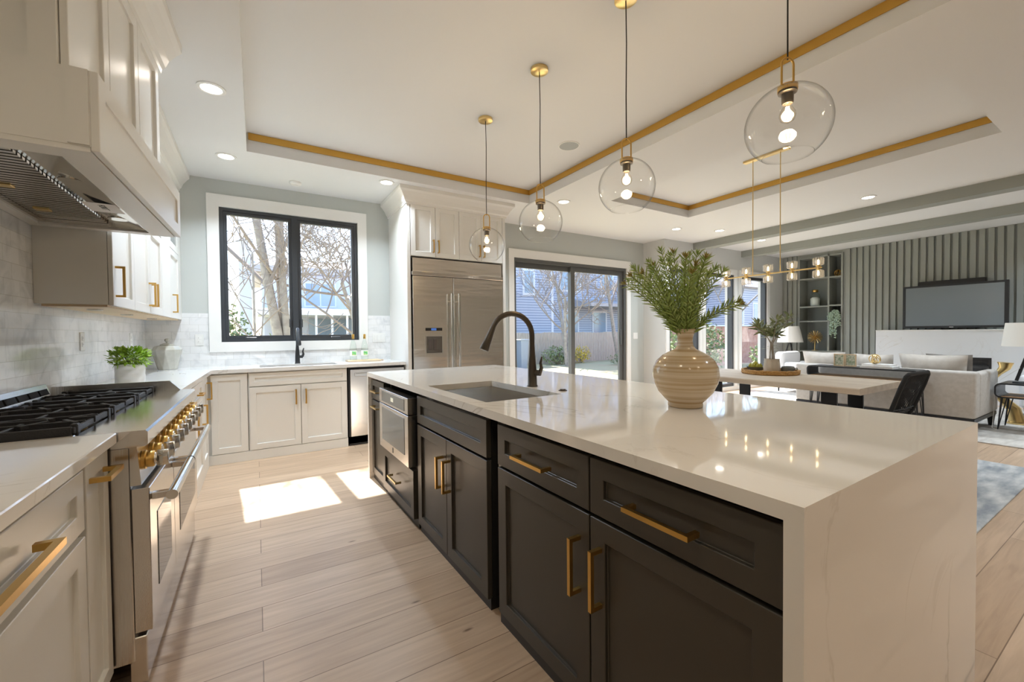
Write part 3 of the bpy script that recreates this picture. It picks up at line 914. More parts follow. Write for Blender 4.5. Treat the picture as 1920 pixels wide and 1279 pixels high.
hp = thing('pale_house', 'pale blue-grey house beyond the red garden wall outside the tall windows', 'house', (31, 18, GZ))
obj('house_wall', G().box(26.2, 38, 16, 21, GZ, 4.2), 'siding', hp)
obj('house_roof', G().prism([(15.6, 4.2), (21.4, 4.2), (18.5, 6.0)], 'x', 25.8, 38.4), 'roof', hp)
for x0 in (27.0, 29.5, 32.5):
    w = obj('window', G().box(x0 - .1, x0 + 1.3, 15.94, 16, 1.6, 3.2), 'housewhite', hp)
    obj('pane', G().box(x0, x0 + 1.2, 15.92, 15.94, 1.7, 3.1), 'housewin', w)
t = thing('garden_wall', 'low red garden wall beyond the shrubs outside the tall windows', 'wall', (20, 11.2, GZ))
obj('wall_face', G().box(13, 32, 11.2, 11.4, GZ, 1.45), 'brick', t)
obj('coping', G().box(12.95, 32.05, 11.15, 11.45, 1.45, 1.52), 'whitehouse', t)
# ================================================================== KITCHEN: LEFT RUN
ZCT, TCK = .92, .036

# --- countertop + cabinets nearest the camera
single('countertop', G().box(XL + .01, -.415, -.6, 1.925, ZCT - TCK, ZCT, .003), 'quartz', 'pale quartz countertop before the range, nearest the camera', 'countertop')
t = thing('base_cabinet', 'white drawer base cabinet nearest the camera, beside the narrow pull-out', 'cabinet', (-.7, 1.0, 0))
obj('carcass', G().box(XL + .01, -.458, .20, 1.69, .0, .883), 'cab', t)
d = obj('drawer', G().panel('x+', .66, 1.682, .688, .862, -.457, -.437, .057), 'cab', t)
pull(d, (-.437, 1.07, .776), (-.437, 1.36, .776), (.042, 0, 0), .0085)
d = obj('door', G().panel('x+', 1.00, 1.686, .10, .668, -.457, -.437, .066), 'cab', t)
d2 = obj('door', G().panel('x+', .40, .995, .10, .668, -.457, -.437, .066), 'cab', t)
t = thing('pull_out_cabinet', 'narrow white pull-out cabinet between the drawer cabinet and the range', 'cabinet', (-.7, 1.81, 0))
obj('carcass', G().box(XL + .01, -.458, 1.695, 1.925, 0, .883), 'cab', t)
d = obj('door', G().panel('x+', 1.70, 1.915, .10, .868, -.457, -.437, .05), 'cab', t)
pull(d, (-.437, 1.735, .815), (-.437, 1.865, .815), (.042, 0, 0), .0075)

# --- range cooker
RY0, RY1, RF = 1.932, 3.268, -.335
t = thing('range_cooker', 'wide stainless steel gas range with gold knob collars and two ovens', 'range', (-.65, 2.6, 0))
obj('body', G().box(XL + .012, -.385, RY0, RY1, .10, .862, .003), 'steel', t)
obj('kick_panel', G().box(-.40, -.352, RY0 + .004, RY1 - .004, .018, .185, .003), 'steelh', t)
for y in (RY0 + .06, RY1 - .06):
    obj('foot', G().cyl((-.5, y, 0), .022, .10, seg=16), 'steel', t)
# bullnose ledge along the front
g = G().prism([(-.52, .862), (-.345, .862), (-.335, .868), (-.335, .912), (-.341, .919), (-.52, .921)], 'y', RY0, RY1)
obj('front_ledge', g, 'ledge', t)
obj('cooktop', G().box(XL + .05, -.522, RY0 + .022, RY1 - .022, .862, .905, .003), 'black', t)
obj('side_rim', G().box(XL + .012, -.522, RY0, RY0 + .022, .862, .922, .003), 'steel', t)
obj('side_rim', G().prism([(XL + .012, .862), (-.40, .862), (-.40, .915), (-.455, .978), (XL + .012, .978)], 'y', RY1 - .022, RY1), 'steel', t)
bgd = obj('backguard', G().prism([(XL + .012, .862), (XL + .05, .862), (XL + .05, .94), (XL + .03, 1.005), (XL + .012, 1.005)], 'y', RY0, 3.12), 'steelh', t)
for k in range(10):
    y = RY0 + .05 + k * .113
    obj('vent_slot', G().prism([(XL + .047, .954), (XL + .051, .955), (XL + .0405, .984), (XL + .037, .983)], 'y', y, y + .095), 'gapshade', bgd)
# burners and grates
for j in range(3):
    yc = RY0 + .24 + j * .43
    for xc in (-.82, -.625):
        b = obj('burner', G().lathe([(.075, .905), (.075, .909), (.056, .910), (.056, .922), (.05, .923)], (xc, yc, 0), 32), 'brass', t, 50)
        obj('burner_cap', G().lathe([(.062, .923), (.064, .928), (.060, .933), (.02, .935)], (xc, yc, 0), 32), 'iron', b, 50)
    g = G()
    z0, z1, w = .918, .948, .006
    y0, y1, x0, x1 = yc - .205, yc + .205, XL + .075, -.535
    for y in (y0, yc - .07, yc + .07, y1):
        g.box(x0, x1, y - w, y + w, z0 if y not in (y0, y1) else z0 - .018, z1, .002)
    for x in (x0, (x0 + x1) / 2, x1):
        g.box(x - w, x + w, y0, y1, z0 + .004, z1 - .004, .002)
    for xc in (-.82, -.625):
        for a in (45, 135, 225, 315):
            dx, dy = math.cos(R(a)), math.sin(R(a))
            g.tube([(xc + .03 * dx, yc + .03 * dy, .942), (xc + .10 * dx, yc + .13 * dy, .940)], .007, 4)
        g.box(xc - .1, xc - .028, yc - w, yc + w, z0 + .01, z1 + .004, .002)
        g.box(xc + .028, xc + .1, yc - w, yc + w, z0 + .01, z1 + .004, .002)
    for x in (x0, x1):
        for y in (y0 + .03, y1 - .03):
            g.box(x - .01, x + .01, y - .014, y + .014, .905, z1 + .006, .003)
    obj('grate', g, 'iron', t)
# control panel and knobs
g = G().prism([(-.395, .725), (-.356, .725), (-.366, .862), (-.395, .862)], 'y', RY0 + .002, RY1 - .002)
obj('control_panel', g, 'steelh', t)
for k in range(10):
    y = RY0 + .065 + k * .1335
    z = .800
    o = obj('knob', G().lathe([(.034, -.362), (.034, -.352), (.029, -.349), (.029, -.330), (.026, -.327)], (0, y, z), 28, 'x'), 'brass', t, 45)
    o['label'] = 'gold knob collar'
    obj('grip', G().lathe([(.021, -.328), (.021, -.322), (.019, -.320)], (0, y, z), 24, 'x').box(-.322, -.288, y - .0085, y + .0085, z - .028, z + .028, .002), 'chrome', o, 45)
# two ovens
for y0, y1, wn, dy in ((RY0 + .004, 2.432, 'narrow', .12), (2.438, RY1 - .004, 'wide', .14)):
    g = G().panel('x+', y0, y1, .200, .712, -.384, RF, 0)
    do = obj('oven_door', g, 'steelh', t)
    do['label'] = wn + ' steel oven door'
    obj('oven_window', G().box(RF - .004, RF + .002, y0 + dy, y1 - dy * .8, .30, .585, .002), 'darkglass', do)
    h = obj('door_handle', G().tube([(RF + .062, y0 + .004, .672), (RF + .062, y1 - .004, .672)], .018, 20), 'chrome', do, 60)
    for y in (y0 + .035, y1 - .035):
        obj('handle_bracket', G().box(RF, RF + .062, y - .014, y + .014, .660, .684, .003), 'steel', do)
    if wn == 'wide':
        obj('badge', G().box(RF, RF + .002, (y0 + y1) / 2 + .26, (y0 + y1) / 2 + .275, .455, .52), 'black', do)

# --- counters beyond the range and along the window wall (one worktop)
xl = -.372
g = G().prism([(XL + .01, 3.272), (-.40, 3.272), (xl, 4.872), (1.505, 4.872), (1.505, YB - .009), (XL + .01, YB - .009)], 'z', ZCT - TCK, ZCT)
# cut the sink opening
sx0, sx1, sy0, sy1 = .02, .78, 4.985, 5.335
bmc = G().box(sx0, sx1, sy0, sy1, .5, 1.2)
wt = single('countertop', g, 'quartz2', 'white quartz worktop running from the range around the corner and under the kitchen window', 'countertop')
cut = obj('cutter', bmc, 'quartz2')
md = wt.modifiers.new('b', 'BOOLEAN'); md.object = cut; md.operation = 'DIFFERENCE'; md.solver = 'EXACT'
def apply_mods(o):
    dg = bpy.context.evaluated_depsgraph_get(); dg.update()
    me = bpy.data.meshes.new_from_object(o.evaluated_get(dg))
    o.modifiers.clear(); o.data = me
apply_mods(wt)
bpy.data.objects.remove(cut)

def basin(g, x0, x1, y0, y1, zt, depth, wall=.012):
    """open box with rounded look: floor and four walls"""
    o = [(x0 - wall, y0 - wall), (x1 + wall, y0 - wall), (x1 + wall, y1 + wall), (x0 - wall, y1 + wall)]
    i = [(x0, y0), (x1, y0), (x1, y1), (x0, y1)]
    b = .012
    ib = [(x0 + b, y0 + b), (x1 - b, y0 + b), (x1 - b, y1 - b), (x0 + b, y1 - b)]
    V = lambda P, z: [g.bm.verts.new((p[0], p[1], z)) for p in P]
    A, B, C, D = V(o, zt), V(i, zt), V(ib, zt - depth), V(o, zt - depth - wall)
    for p, q in ((A, B), (B, C)):
        for k in range(4):
            g.bm.faces.new([p[k], p[(k + 1) % 4], q[(k + 1) % 4], q[k]])
    g.bm.faces.new(C); g.bm.faces.new(D[::-1])
    for k in range(4):
        g.bm.faces.new([A[k], D[k], D[(k + 1) % 4], A[(k + 1) % 4]])
    return g
t = thing('kitchen_sink', 'undermounted steel sink below the kitchen window', 'sink', (.40, 5.16, .70))
obj('basin', basin(G(), sx0, sx1, sy0, sy1, ZCT - TCK - .001, .19), 'steel', t)
obj('drain', G().lathe([(.045, .699), (.045, .702), (.02, .700)], (.40, 5.16, 0), 24), 'chrome', t, 50)

def gooseneck(name, label, x, y, z, h, reach, ang, m, leverside, dark=False, rb=.026):
    """pull-down faucet: tapered column, arched neck, spray head, side lever; ang = direction the spout points (deg in xy)"""
    t = thing(name, label, 'faucet', (x, y, z))
    u = Vector((math.cos(R(ang)), math.sin(R(ang)), 0)); up = Vector((0, 0, 1)); P = Vector((x, y, z))
    obj('column', G().lathe([(rb * 1.12, z), (rb * 1.12, z + .006), (rb, z + .010), (rb * .93, z + h * .22), (rb * .62, z + h * .48), (rb * .56, z + h * .56)], (x, y, 0), 28), m, t, 50)
    top = z + h
    r = reach / 2
    pts = [P + up * (h * .55)]
    n = 14
    cz = h - r
    for i in range(n + 1):
        a = math.pi * i / n * .90
        pts.append(P + u * (r - r * math.cos(a)) + up * (cz + r * math.sin(a)))
    obj('spout', G().tube(pts, rb * .56, 16), m, t, 60)
    e = pts[-1]; dr = (pts[-1] - pts[-2]).normalized()
    obj('spray_head', G().tube([e - dr * .005, e + dr * .01, e + dr * .075, e + dr * .13, e + dr * .135], [rb * .58, rb * .62, rb * .8, rb * .98, rb * .9], 20), m, t, 60)
    s = Vector((math.cos(R(leverside)), math.sin(R(leverside)), 0))
    q = P + up * (h * .19)
    lv = obj('lever_hub', G().tube([q + s * rb * .4, q + s * .055], rb * .62, 18), m, t, 60)
    a = q + s * .05
    obj('lever', G().tube([a, a + s * .012 + up * .03, a + s * .006 + up * .06, a + s * .016 + up * .10], [.010, .008, .006, .004], 10, flat=1.5), m, lv, 60)
    return t
gooseneck('faucet', 'black pull-down faucet at the sink under the kitchen window', .402, 5.42, ZCT, .40, .17, -90, 'blackmetal', 0)

# --- base cabinets beyond the range, facing right
XF = -.402
for n, (y0, y1, lab) in enumerate(((3.275, 3.80, 'white base cabinet with a drawer, first beyond the range'), (3.805, 4.42, 'white base cabinet with a drawer, second beyond the range'))):
    t = thing('base_cabinet', lab, 'cabinet', (-.68, (y0 + y1) / 2, 0))
    obj('carcass', G().box(XL + .01, XF - .021, y0, y1, 0, .883), 'cab', t)
    d = obj('drawer', G().panel('x+', y0 + .004, y1 - .004, .70, .868, XF - .02, XF, .05), 'cab', t)
    ym = (y0 + y1) / 2
    pull(d, (XF, ym - .07, .785), (XF, ym + .07, .785), (.036, 0, 0), .006)
    d = obj('door', G().panel('x+', y0 + .004, y1 - .004, .10, .69, XF - .02, XF, .06), 'cab', t)
    pull(d, (XF, y1 - .06, .50), (XF, y1 - .06, .66), (.036, 0, 0), .006)
t = thing('corner_cabinet', 'white corner base cabinet door with a tall brass pull, facing the aisle', 'cabinet', (-.68, 4.65, 0))
obj('carcass', G().box(XL + .01, XF - .021, 4.425, 4.88, 0, .883), 'cab', t)
d = obj('door', G().panel('x+', 4.43, 4.83, .10, .868, XF - .02, XF, .06), 'cab', t)
pull(d, (XF, 4.77, .66), (XF, 4.77, .81), (.036, 0, 0), .006)
obj('base_rail', G().box(XF - .02, XF - .004, 3.28, 4.88, 0, .095), 'cab', t)

# --- base cabinets under the window
YF = 4.90
t = thing('corner_cabinet', 'white corner base cabinet door under the end of the window wall worktop', 'cabinet', (-.22, 5.2, 0))
obj('carcass', G().box(-.42, -.084, YF + .021, YB - .02, 0, .883), 'cab', t)
obj('door', G().panel('y-', -.385, -.088, .10, .868, YF + .02, YF, .058), 'cab', t)
t = thing('sink_cabinet', 'white double door sink cabinet under the kitchen window', 'cabinet', (.39, 5.2, 0))
g = G().box(-.08, .852, YF + .021, YF + .05, 0, .883).box(-.08, -.062, YF + .05, YB - .02, 0, .883).box(.834, .852, YF + .05, YB - .02, 0, .883)
obj('carcass', g, 'cab', t)
obj('false_drawer', G().panel('y-', -.070, .846, .738, .868, YF + .02, YF, .045), 'cab', t)
d = obj('door', G().panel('y-', -.070, .386, .10, .728, YF + .02, YF, .058), 'cab', t)
pull(d, (.342, YF, .535), (.342, YF, .675), (0, -.036, 0), .007)
d = obj('door', G().panel('y-', .392, .846, .10, .728, YF + .02, YF, .058), 'cab', t)
pull(d, (.436, YF, .535), (.436, YF, .675), (0, -.036, 0), .007)
obj('base_rail', G().box(-.42, .852, YF + .002, YF + .02, 0, .095, .002), 'cab', t)
t = thing('dishwasher', 'bright steel dishwasher between the sink cabinet and the fridge panel', 'dishwasher', (1.18, 5.2, 0))
obj('tub', G().box(.868, 1.495, YF + .03, YB - .02, .02, .875), 'black', t)
d = obj('door', G().panel('y-', .884, 1.49, .105, .855, YF + .03, YF - .005, 0), 'steel', t)
obj('pocket_handle', G().box(.93, 1.44, YF - .022, YF - .004, .775, .815, .005), 'chrome', d)
obj('toe_kick', G().box(.868, 1.495, YF + .03, YF + .05, .0, .10), 'black', t)

# --- things on the counters
def foliage(g, c, r, n, size, flat=.7, up=.5):
    for i in range(n):
        while True:
            v = Vector((rnd.uniform(-1, 1), rnd.uniform(-1, 1), rnd.uniform(-.5, 1)))
            if .3 < v.length < 1: break
        p = Vector((c[0] + v.x * r, c[1] + v.y * r, c[2] + v.z * r * flat))
        d = Vector((v.x + rnd.uniform(-.6, .6), v.y + rnd.uniform(-.6, .6), v.z + rnd.uniform(-.3, .9)))
        g.leaf(p, d, Vector((rnd.uniform(-.6, .6), rnd.uniform(-.6, .6), 1)), size * rnd.uniform(.8, 1.25), size * .62, .25, 2)
px, py_ = -.752, 3.854
t = thing('potted_herb', 'bright green leafy plant in a white diamond patterned pot beside the range', 'potted plant', (px, py_, ZCT))
g = G()
seg, hh = 36, 14
for i in range(hh + 1):
    z = ZCT + .14 * i / hh
    ring = []
    for k in range(seg):
        a = 2 * math.pi * k / seg
        u, v = (k * 12 / seg) % 2, (i * 4 / hh) % 2
        dd = abs(((u + v) % 2) - 1) * abs(((u - v) % 2) - 1)
        rr = .070 + (.004 if i in (0, hh) else .011 * (1 - dd))
        ring.append(g.bm.verts.new((px + rr * math.cos(a), py_ + rr * math.sin(a), z)))
    if i:
        for k in range(seg):
            g.bm.faces.new([prev[k], prev[(k + 1) % seg], ring[(k + 1) % seg], ring[k]])
    else:
        g.bm.faces.new(ring[::-1])
    prev = ring
inner = [g.bm.verts.new((px + .062 * math.cos(2 * math.pi * k / seg), py_ + .062 * math.sin(2 * math.pi * k / seg), ZCT + .14)) for k in range(seg)]
low = [g.bm.verts.new((px + .06 * math.cos(2 * math.pi * k / seg), py_ + .06 * math.sin(2 * math.pi * k / seg), ZCT + .12)) for k in range(seg)]
for A, B in ((prev, inner), (inner, low)):
    for k in range(seg):
        g.bm.faces.new([A[k], A[(k + 1) % seg], B[(k + 1) % seg], B[k]])
g.bm.faces.new(low)
obj('pot', g, 'potwhite', t, 35)
g = G()
for i in range(24):
    a = rnd.uniform(0, 6.28); q = rnd.uniform(.02, .085)
    g.tube([(px + .02 * math.cos(a), py_ + .02 * math.sin(a), ZCT + .125), (px + q * .6 * math.cos(a), py_ + q * .6 * math.sin(a), ZCT + .17), (px + q * math.cos(a), py_ + q * math.sin(a), ZCT + .205)], .0018, 5)
obj('stems', g, 'stem', t)
g = G(); foliage(g, (px, py_, ZCT + .175), .112, 620, .026, .75)
obj('leaves', g, 'herb', t, fix=False)

jx, jy = -.755, 5.30
t = thing('lidded_jar', 'faceted celadon glazed jar with a knobbed lid on the corner worktop', 'jar', (jx, jy, ZCT))
g = G()
seg = 10
rings = []
for r_, z, off in ((.075, 0, 0), (.078, .004, 0), (.118, .165, .5), (.122, .195, .5), (.098, .232, .5), (.05, .24, .5)):
    rings.append([g.bm.verts.new((jx + r_ * math.cos(2 * math.pi * (k + off) / seg), jy + r_ * math.sin(2 * math.pi * (k + off) / seg), ZCT + z)) for k in range(seg)])
g.bm.faces.new(rings[0][::-1])
for n_, (A, B) in enumerate(zip(rings, rings[1:])):
    for k in range(seg):
        if n_ == 1:
            g.bm.faces.new([A[k], A[(k + 1) % seg], B[k]]); g.bm.faces.new([A[k], B[k], B[k - 1]])
        else:
            g.bm.faces.new([A[k], A[(k + 1) % seg], B[(k + 1) % seg], B[k]])
g.bm.faces.new(rings[-1])
bmesh.ops.bevel(g.bm, geom=list(g.bm.edges), offset=.0025, segments=1, affect='EDGES')
obj('body', g, 'celadon', t)
ld = obj('lid', G().lathe([(.055, ZCT + .238), (.058, ZCT + .246), (.03, ZCT + .258), (.012, ZCT + .262)], (jx, jy, 0), 20), 'celadon', t, 40)
obj('lid_knob', G().lathe([(.009, ZCT + .260), (.010, ZCT + .270), (.021, ZCT + .285), (.019, ZCT + .300), (.006, ZCT + .306)], (jx, jy, 0), 10), 'celadon', ld)

t = thing('serving_board', 'pale wooden board under the two bottles on the window worktop', 'board', (1.12, 5.36, ZCT))
obj('board', G().box(.93, 1.32, 5.26, 5.46, ZCT, ZCT + .016, .005, 2), 'woodpale', t)
obj('rope_loop', G().tube([(1.32, 5.34, ZCT + .008), (1.36, 5.345, ZCT + .006), (1.37, 5.36, ZCT + .006), (1.36, 5.375, ZCT + .006), (1.32, 5.38, ZCT + .008)], .003, 8), 'wood', t)
for x, lab in ((1.01, 'clear water bottle with a green label, nearer the window mullion'), (1.145, 'clear water bottle with a green label, nearer the fridge panel')):
    t = thing('water_bottle', lab, 'bottle', (x, 5.38, ZCT + .016), 'water bottles on the board')
    z = ZCT + .016
    obj('glass_body', G().lathe([(.002, z), (.036, z + .001), (.040, z + .008), (.040, z + .14), (.034, z + .18), (.018, z + .235), (.0135, z + .26), (.0135, z + .30)], (x, 5.38, 0), 24, cap=False), 'bottleglass', t, 60)
    lb = obj('label', G().lathe([(.0408, z + .05), (.0408, z + .115)], (x, 5.38, 0), 24, cap=False), 'paper', t, 60)
    obj('label_print', G().box(x - .022, x + .026, 5.3375, 5.3395, z + .06, z + .105), 'greenlabel', lb)
    obj('foil_cap', G().lathe([(.0155, z + .258), (.0155, z + .31), (.014, z + .315)], (x, 5.38, 0), 20), 'brass', t, 60)

# --- wall cabinets on the left wall, beyond the hood
UF = -.66
t = thing('wall_cabinet', 'white wall cabinet run with brass pulls and glazed top doors, right of the range hood', 'cabinet', (-.82, 4.3, 1.42))
Y0 = 3.075
obj('carcass', G().box(XL + .01, UF - .022, Y0, YB - .01, 1.424, 2.77), 'cab', t)
obj('underside', G().box(XL + .03, UF - .03, Y0 + .02, YB - .03, 1.412, 1.424), 'woodpale', t)
for k, (y0, y1, hy) in enumerate(((Y0 + .003, 3.548, Y0 + .05), (3.552, 4.018, 3.97), (4.022, 4.488, 4.07), (4.88, 5.40, 4.98))):
    d = obj('door', G().panel('x+', y0, y1, 1.42, 2.065, UF - .02, UF, .058), 'cab', t)
    pull(d, (UF, hy, 1.475), (UF, hy, 1.635), (.036, 0, 0), .006)
    # glazed door above
    z0, z1, f = 2.072, 2.765, .06
    g = G()
    g.box(UF - .02, UF, y0, y1, z0, z0 + f).box(UF - .02, UF, y0, y1, z1 - f, z1)
    g.box(UF - .02, UF, y0, y0 + f, z0 + f, z1 - f).box(UF - .02, UF, y1 - f, y1, z0 + f, z1 - f)
    d = obj('glazed_door', g, 'cab', t)
    obj('pane', G().box(UF - .014, UF - .010, y0 + f, y1 - f, z0 + f, z1 - f), 'smokeglass', d)
obj('filler', G().box(UF - .02, UF, 4.492, 4.876, 1.42, 2.765).box(UF - .02, UF - .004, 5.404, YB - .002, 1.42, 2.765), 'cab', t)
def crown_profile(x, s=1):
    """crown profile points (distance out, z)"""
    return [(x, 2.762), (x + .012 * s, 2.762), (x + .016 * s, 2.785), (x + .030 * s, 2.80), (x + .045 * s, 2.84), (x + .078 * s, 2.885), (x + .098 * s, 2.905), (x + .100 * s, 2.9445), (x, 2.9445)]
obj('crown', G().prism(crown_profile(UF - .01), 'y', 3.13, YB - .001), 'cab', t)
for y in (3.35, 4.05, 4.9):
    pk = obj('puck_light', G().cyl((-.80, y, 1.404), .035, .008, seg=24), 'steel', t, 50)

# --- range hood: everything leans out a little more towards the far end, as in the photo
HY0, HY1 = 1.86, 3.06
def hx(v):
    k = (v.x - XL) / .52
    return (v.x + .056 * max(0, k) * (v.y - HY0) / (HY1 - HY0), v.y, v.z - .03 * (v.y - HY0) / (HY1 - HY0) * (1 if v.z < 2.3 else 0))
t = thing('range_hood', 'white panelled range hood with a steel baffle liner, over the range', 'range hood', (-.7, 2.46, 1.84))
def hob(name, g, m, parent=None, smooth=None):
    return obj(name, g.xf(hx), m, parent or t, smooth)
XHF = -.421
zb, zt_ = 1.845, 2.105
g = G()
# lower box as four walls + lip
g.prism([(XL + .011, 1.862), (XHF - .022, 1.862), (XHF - .022, zt_), (XL + .011, zt_)], 'y', HY0 + .002, HY0 + .024)
g.prism([(XL + .011, 1.862), (XHF - .022, 1.862), (XHF - .022, zt_), (XL + .011, zt_)], 'y', HY1 - .024, HY1 - .002)
g.box(XL + .011, XHF - .022, HY0 + .024, HY1 - .024, 1.98, zt_)
hob('housing', g, 'cab')
hob('front_panel', G().panel('x+', HY0, HY1, zb + .004, zt_, XHF - .022, XHF, .062, .008), 'cab')
g = G()
x0, x1, y0, y1 = XL + .011, XHF - .024, HY0 + .004, HY1 - .004
ix0, ix1, iy0, iy1 = XL + .05, XHF - .115, HY0 + .085, HY1 - .06
g.box(x0, x1, y0, iy0, zb, zb + .017).box(x0, x1, iy1, y1, zb, zb + .017).box(x0, ix0, iy0, iy1, zb, zb + .017).box(ix1, x1, iy0, iy1, zb, zb + .017)
hob('bottom_lip', g, 'cab')
# steel liner: sloped tray
band = .135
g = G()
zi = zb + .010
g.box(ix1 - .012, ix1, iy0, iy1, zi, zi + .06).box(ix0, ix0 + .012, iy0, iy1, zi, zi + .06)
g.box(ix0 + .012, ix1 - .012, iy0, iy0 + .012, zi, zi + .06).box(ix0 + .012, ix1 - .012, iy1 - .012, iy1, zi, zi + .06)
g.box(ix0 + .012, ix1 - .012, iy0 + .012, iy1 - .012, zi + .05, zi + .06)
ln = hob('liner', g, 'steel')
bd = hob('control_band', G().prism([(ix1 - .012, zi + .004), (ix1 - .012 - band, zi + .030), (ix1 - .012 - band, zi + .034), (ix1 - .012, zi + .010)], 'y', iy0 + .012, iy1 - .012), 'chrome')
fx0, fx1 = ix0 + .014, ix1 - .014 - band
n = 3
for k in range(n):
    a = iy0 + .014 + k * (iy1 - iy0 - .028) / n
    b = iy0 + .014 + (k + 1) * (iy1 - iy0 - .028) / n - .003
    g = G().box(fx0, fx1, a, b, zi + .034, zi + .04)
    m_ = 11
    for q in range(m_):
        yy = a + (q + .5) * (b - a) / m_
        g.box(fx0, fx1, yy - .0095, yy + .0095, zi + .018, zi + .032)
    fl = hob('baffle_filter', g, 'steel')
    yc = (a + b) / 2
    hob('filter_latch', G().box(fx0 + .03, fx0 + .08, yc - .02, yc + .02, zi + .012, zi + .018, .002), 'brasspale', fl)
for y in (HY0 + .42, HY0 + .98):
    xc = ix1 - .012 - band / 2
    l = hob('hood_light', G().lathe([(.036, zi + .010), (.036, zi + .016), (.03, zi + .013)], (xc, y, 0), 24), 'chrome', bd, 50)
# maker's card hanging on the band
cx, cy = ix1 - .075, HY0 + .765
cardz = zi + .006
cdo = hob('card', G().box(cx - .055, cx + .055, cy - .075, cy + .075, cardz, cardz + .001), 'paper')
def lettering(name, text, size, m, parent, matrix, depth=.0003):
    tx = bpy.data.curves.new(name, 'FONT')
    tx.body = text; tx.size = size; tx.align_x = 'CENTER'; tx.align_y = 'CENTER'; tx.extrude = depth
    tmp = bpy.data.objects.new(name + '_source', tx); COL.objects.link(tmp)
    dg = bpy.context.evaluated_depsgraph_get(); dg.update()
    me = bpy.data.meshes.new_from_object(tmp.evaluated_get(dg))
    bpy.data.objects.remove(tmp)
    me.name = name
    me.materials.clear(); me.materials.append(M[m])
    o = bpy.data.objects.new(name, me); COL.objects.link(o)
    o.parent = parent; o.matrix_local = matrix
    return o
p = Vector(hx(Vector((cx, cy, cardz - .0006))))
lettering('card_lettering', 'FORTTI', .034, 'ink', cdo, Matrix.Translation(p - ORIG[t.name]) @ Matrix(((0, 1, 0), (1, 0, 0), (0, 0, -1))).to_4x4())
# upper cabinet over the hood box
XU = -.495
hob('upper_carcass', G().box(XL + .011, XU - .022, HY0 + .02, HY1, zt_, 2.80), 'cab')
ys = (HY0 + .022, 2.262, 2.664, HY1 - .004)
for a, b in zip(ys, ys[1:]):
    hob('upper_door', G().panel('x+', a + .0025, b - .0025, zt_ + .004, 2.765, XU - .02, XU, .06), 'cab')
hob('side_stile', G().box(XU - .085, XU - .022, HY0 + .008, HY0 + .02, zt_, 2.80).box(XHF - .075, XHF - .024, HY0 - .004, HY0 + .002, zb + .02, zt_), 'cab')
hob('crown', G().prism(crown_profile(XU - .01), 'y', HY0 - .06, HY1 + .06), 'cab')

# ================================================================== FRIDGE WALL
FY = 4.78
t = thing('fridge_surround', 'tall white fridge cabinet with four upper doors and a crown moulding', 'cabinet', (2.17, 5.2, 0))
obj('side_panel', G().box(1.508, 1.55, FY, YB - .002, 0, 2.80, .002), 'cab', t)
obj('side_panel', G().box(2.795, 2.838, FY, YB - .002, 0, 2.80, .002), 'cab', t)
obj('upper_carcass', G().box(1.55, 2.795, FY + .022, YB - .002, 2.165, 2.80), 'cab', t)
xs = (1.554, 1.862, 2.172, 2.482, 2.792)
for k, (a, b) in enumerate(zip(xs, xs[1:])):
    d = obj('upper_door', G().panel('y-', a + .002, b - .002, 2.168, 2.772, FY + .021, FY + .001, .058), 'cab', t)
    hx_ = b - .032 if k % 2 == 0 else a + .032
    pull(d, (hx_, FY + .001, 2.225), (hx_, FY + .001, 2.365), (0, -.034, 0), .0065)
def crown_ring(g, x0, x1, yf, yb):
    """mitred crown on three sides"""
    P = crown_profile(0)
    rings = []
    for o, z in P:
        rings.append([g.bm.verts.new(q) for q in ((x0 - o, yb, z), (x0 - o, yf - o, z), (x1 + o, yf - o, z), (x1 + o, yb, z))])
    n = len(rings)
    for i in range(n):
        A, B = rings[i], rings[(i + 1) % n]
        for k in range(3):
            g.bm.faces.new([A[k], A[k + 1], B[k + 1], B[k]])
    g.bm.faces.new([r_[0] for r_ in rings]); g.bm.faces.new([r_[3] for r_ in rings][::-1])
    return g
obj('crown', crown_ring(G(), 1.508, 2.838, FY, YB - .002), 'cab', t)

t = thing('fridge', 'wide built-in stainless steel double door fridge with an ice dispenser', 'fridge', (2.17, 5.2, 0))
FX0, FX1, FM = 1.562, 2.783, 2.078
obj('cabinet', G().box(FX0, FX1, FY + .03, YB - .03, .02, 2.15), 'black', t)
obj('grille_panel', G().box(FX0 + .012, FX1 - .004, FY + .002, FY + .03, 1.985, 2.148, .003), 'fridge', t)
obj('grille_rail', G().box(FX0 - .004, FX1 + .004, FY - .022, FY + .03, 1.938, 1.983, .003), 'chrome', t)
dl = obj('door', G().box(FX0 + .004, FM - .002, FY - .018, FY + .028, .10, 1.932, .003), 'fridge', t)
drr = obj('door', G().box(FM + .002, FX1 - .002, FY - .018, FY + .028, .10, 1.932, .003), 'fridge', t)
obj('toe_grille', G().box(FX0, FX1, FY + .01, FY + .03, .0, .095), 'black', t)
for d_, x in ((dl, FM - .048), (drr, FM + .048)):
    h = obj('door_handle', G().tube([(x, FY - .082, .30), (x, FY - .082, 1.735)], .0155, 18), 'chrome', d_, 60)
    for z in (.40, 1.64):
        obj('handle_post', G().tube([(x, FY - .018, z), (x, FY - .082, z)], .010, 12), 'chrome', d_, 60)
x0, x1 = 1.715, 1.925
ds = obj('display', G().box(x0, x1, FY - .0215, FY - .0175, 1.283, 1.318, .001), 'black', dl)
obj('display_glow', G().box(x0 + .07, x0 + .135, FY - .0222, FY - .0215, 1.288, 1.313), mat('display_blue', (.05, .12, .35), .3, emit=(.1, .25, .8), es=.25), dl)
g = G()
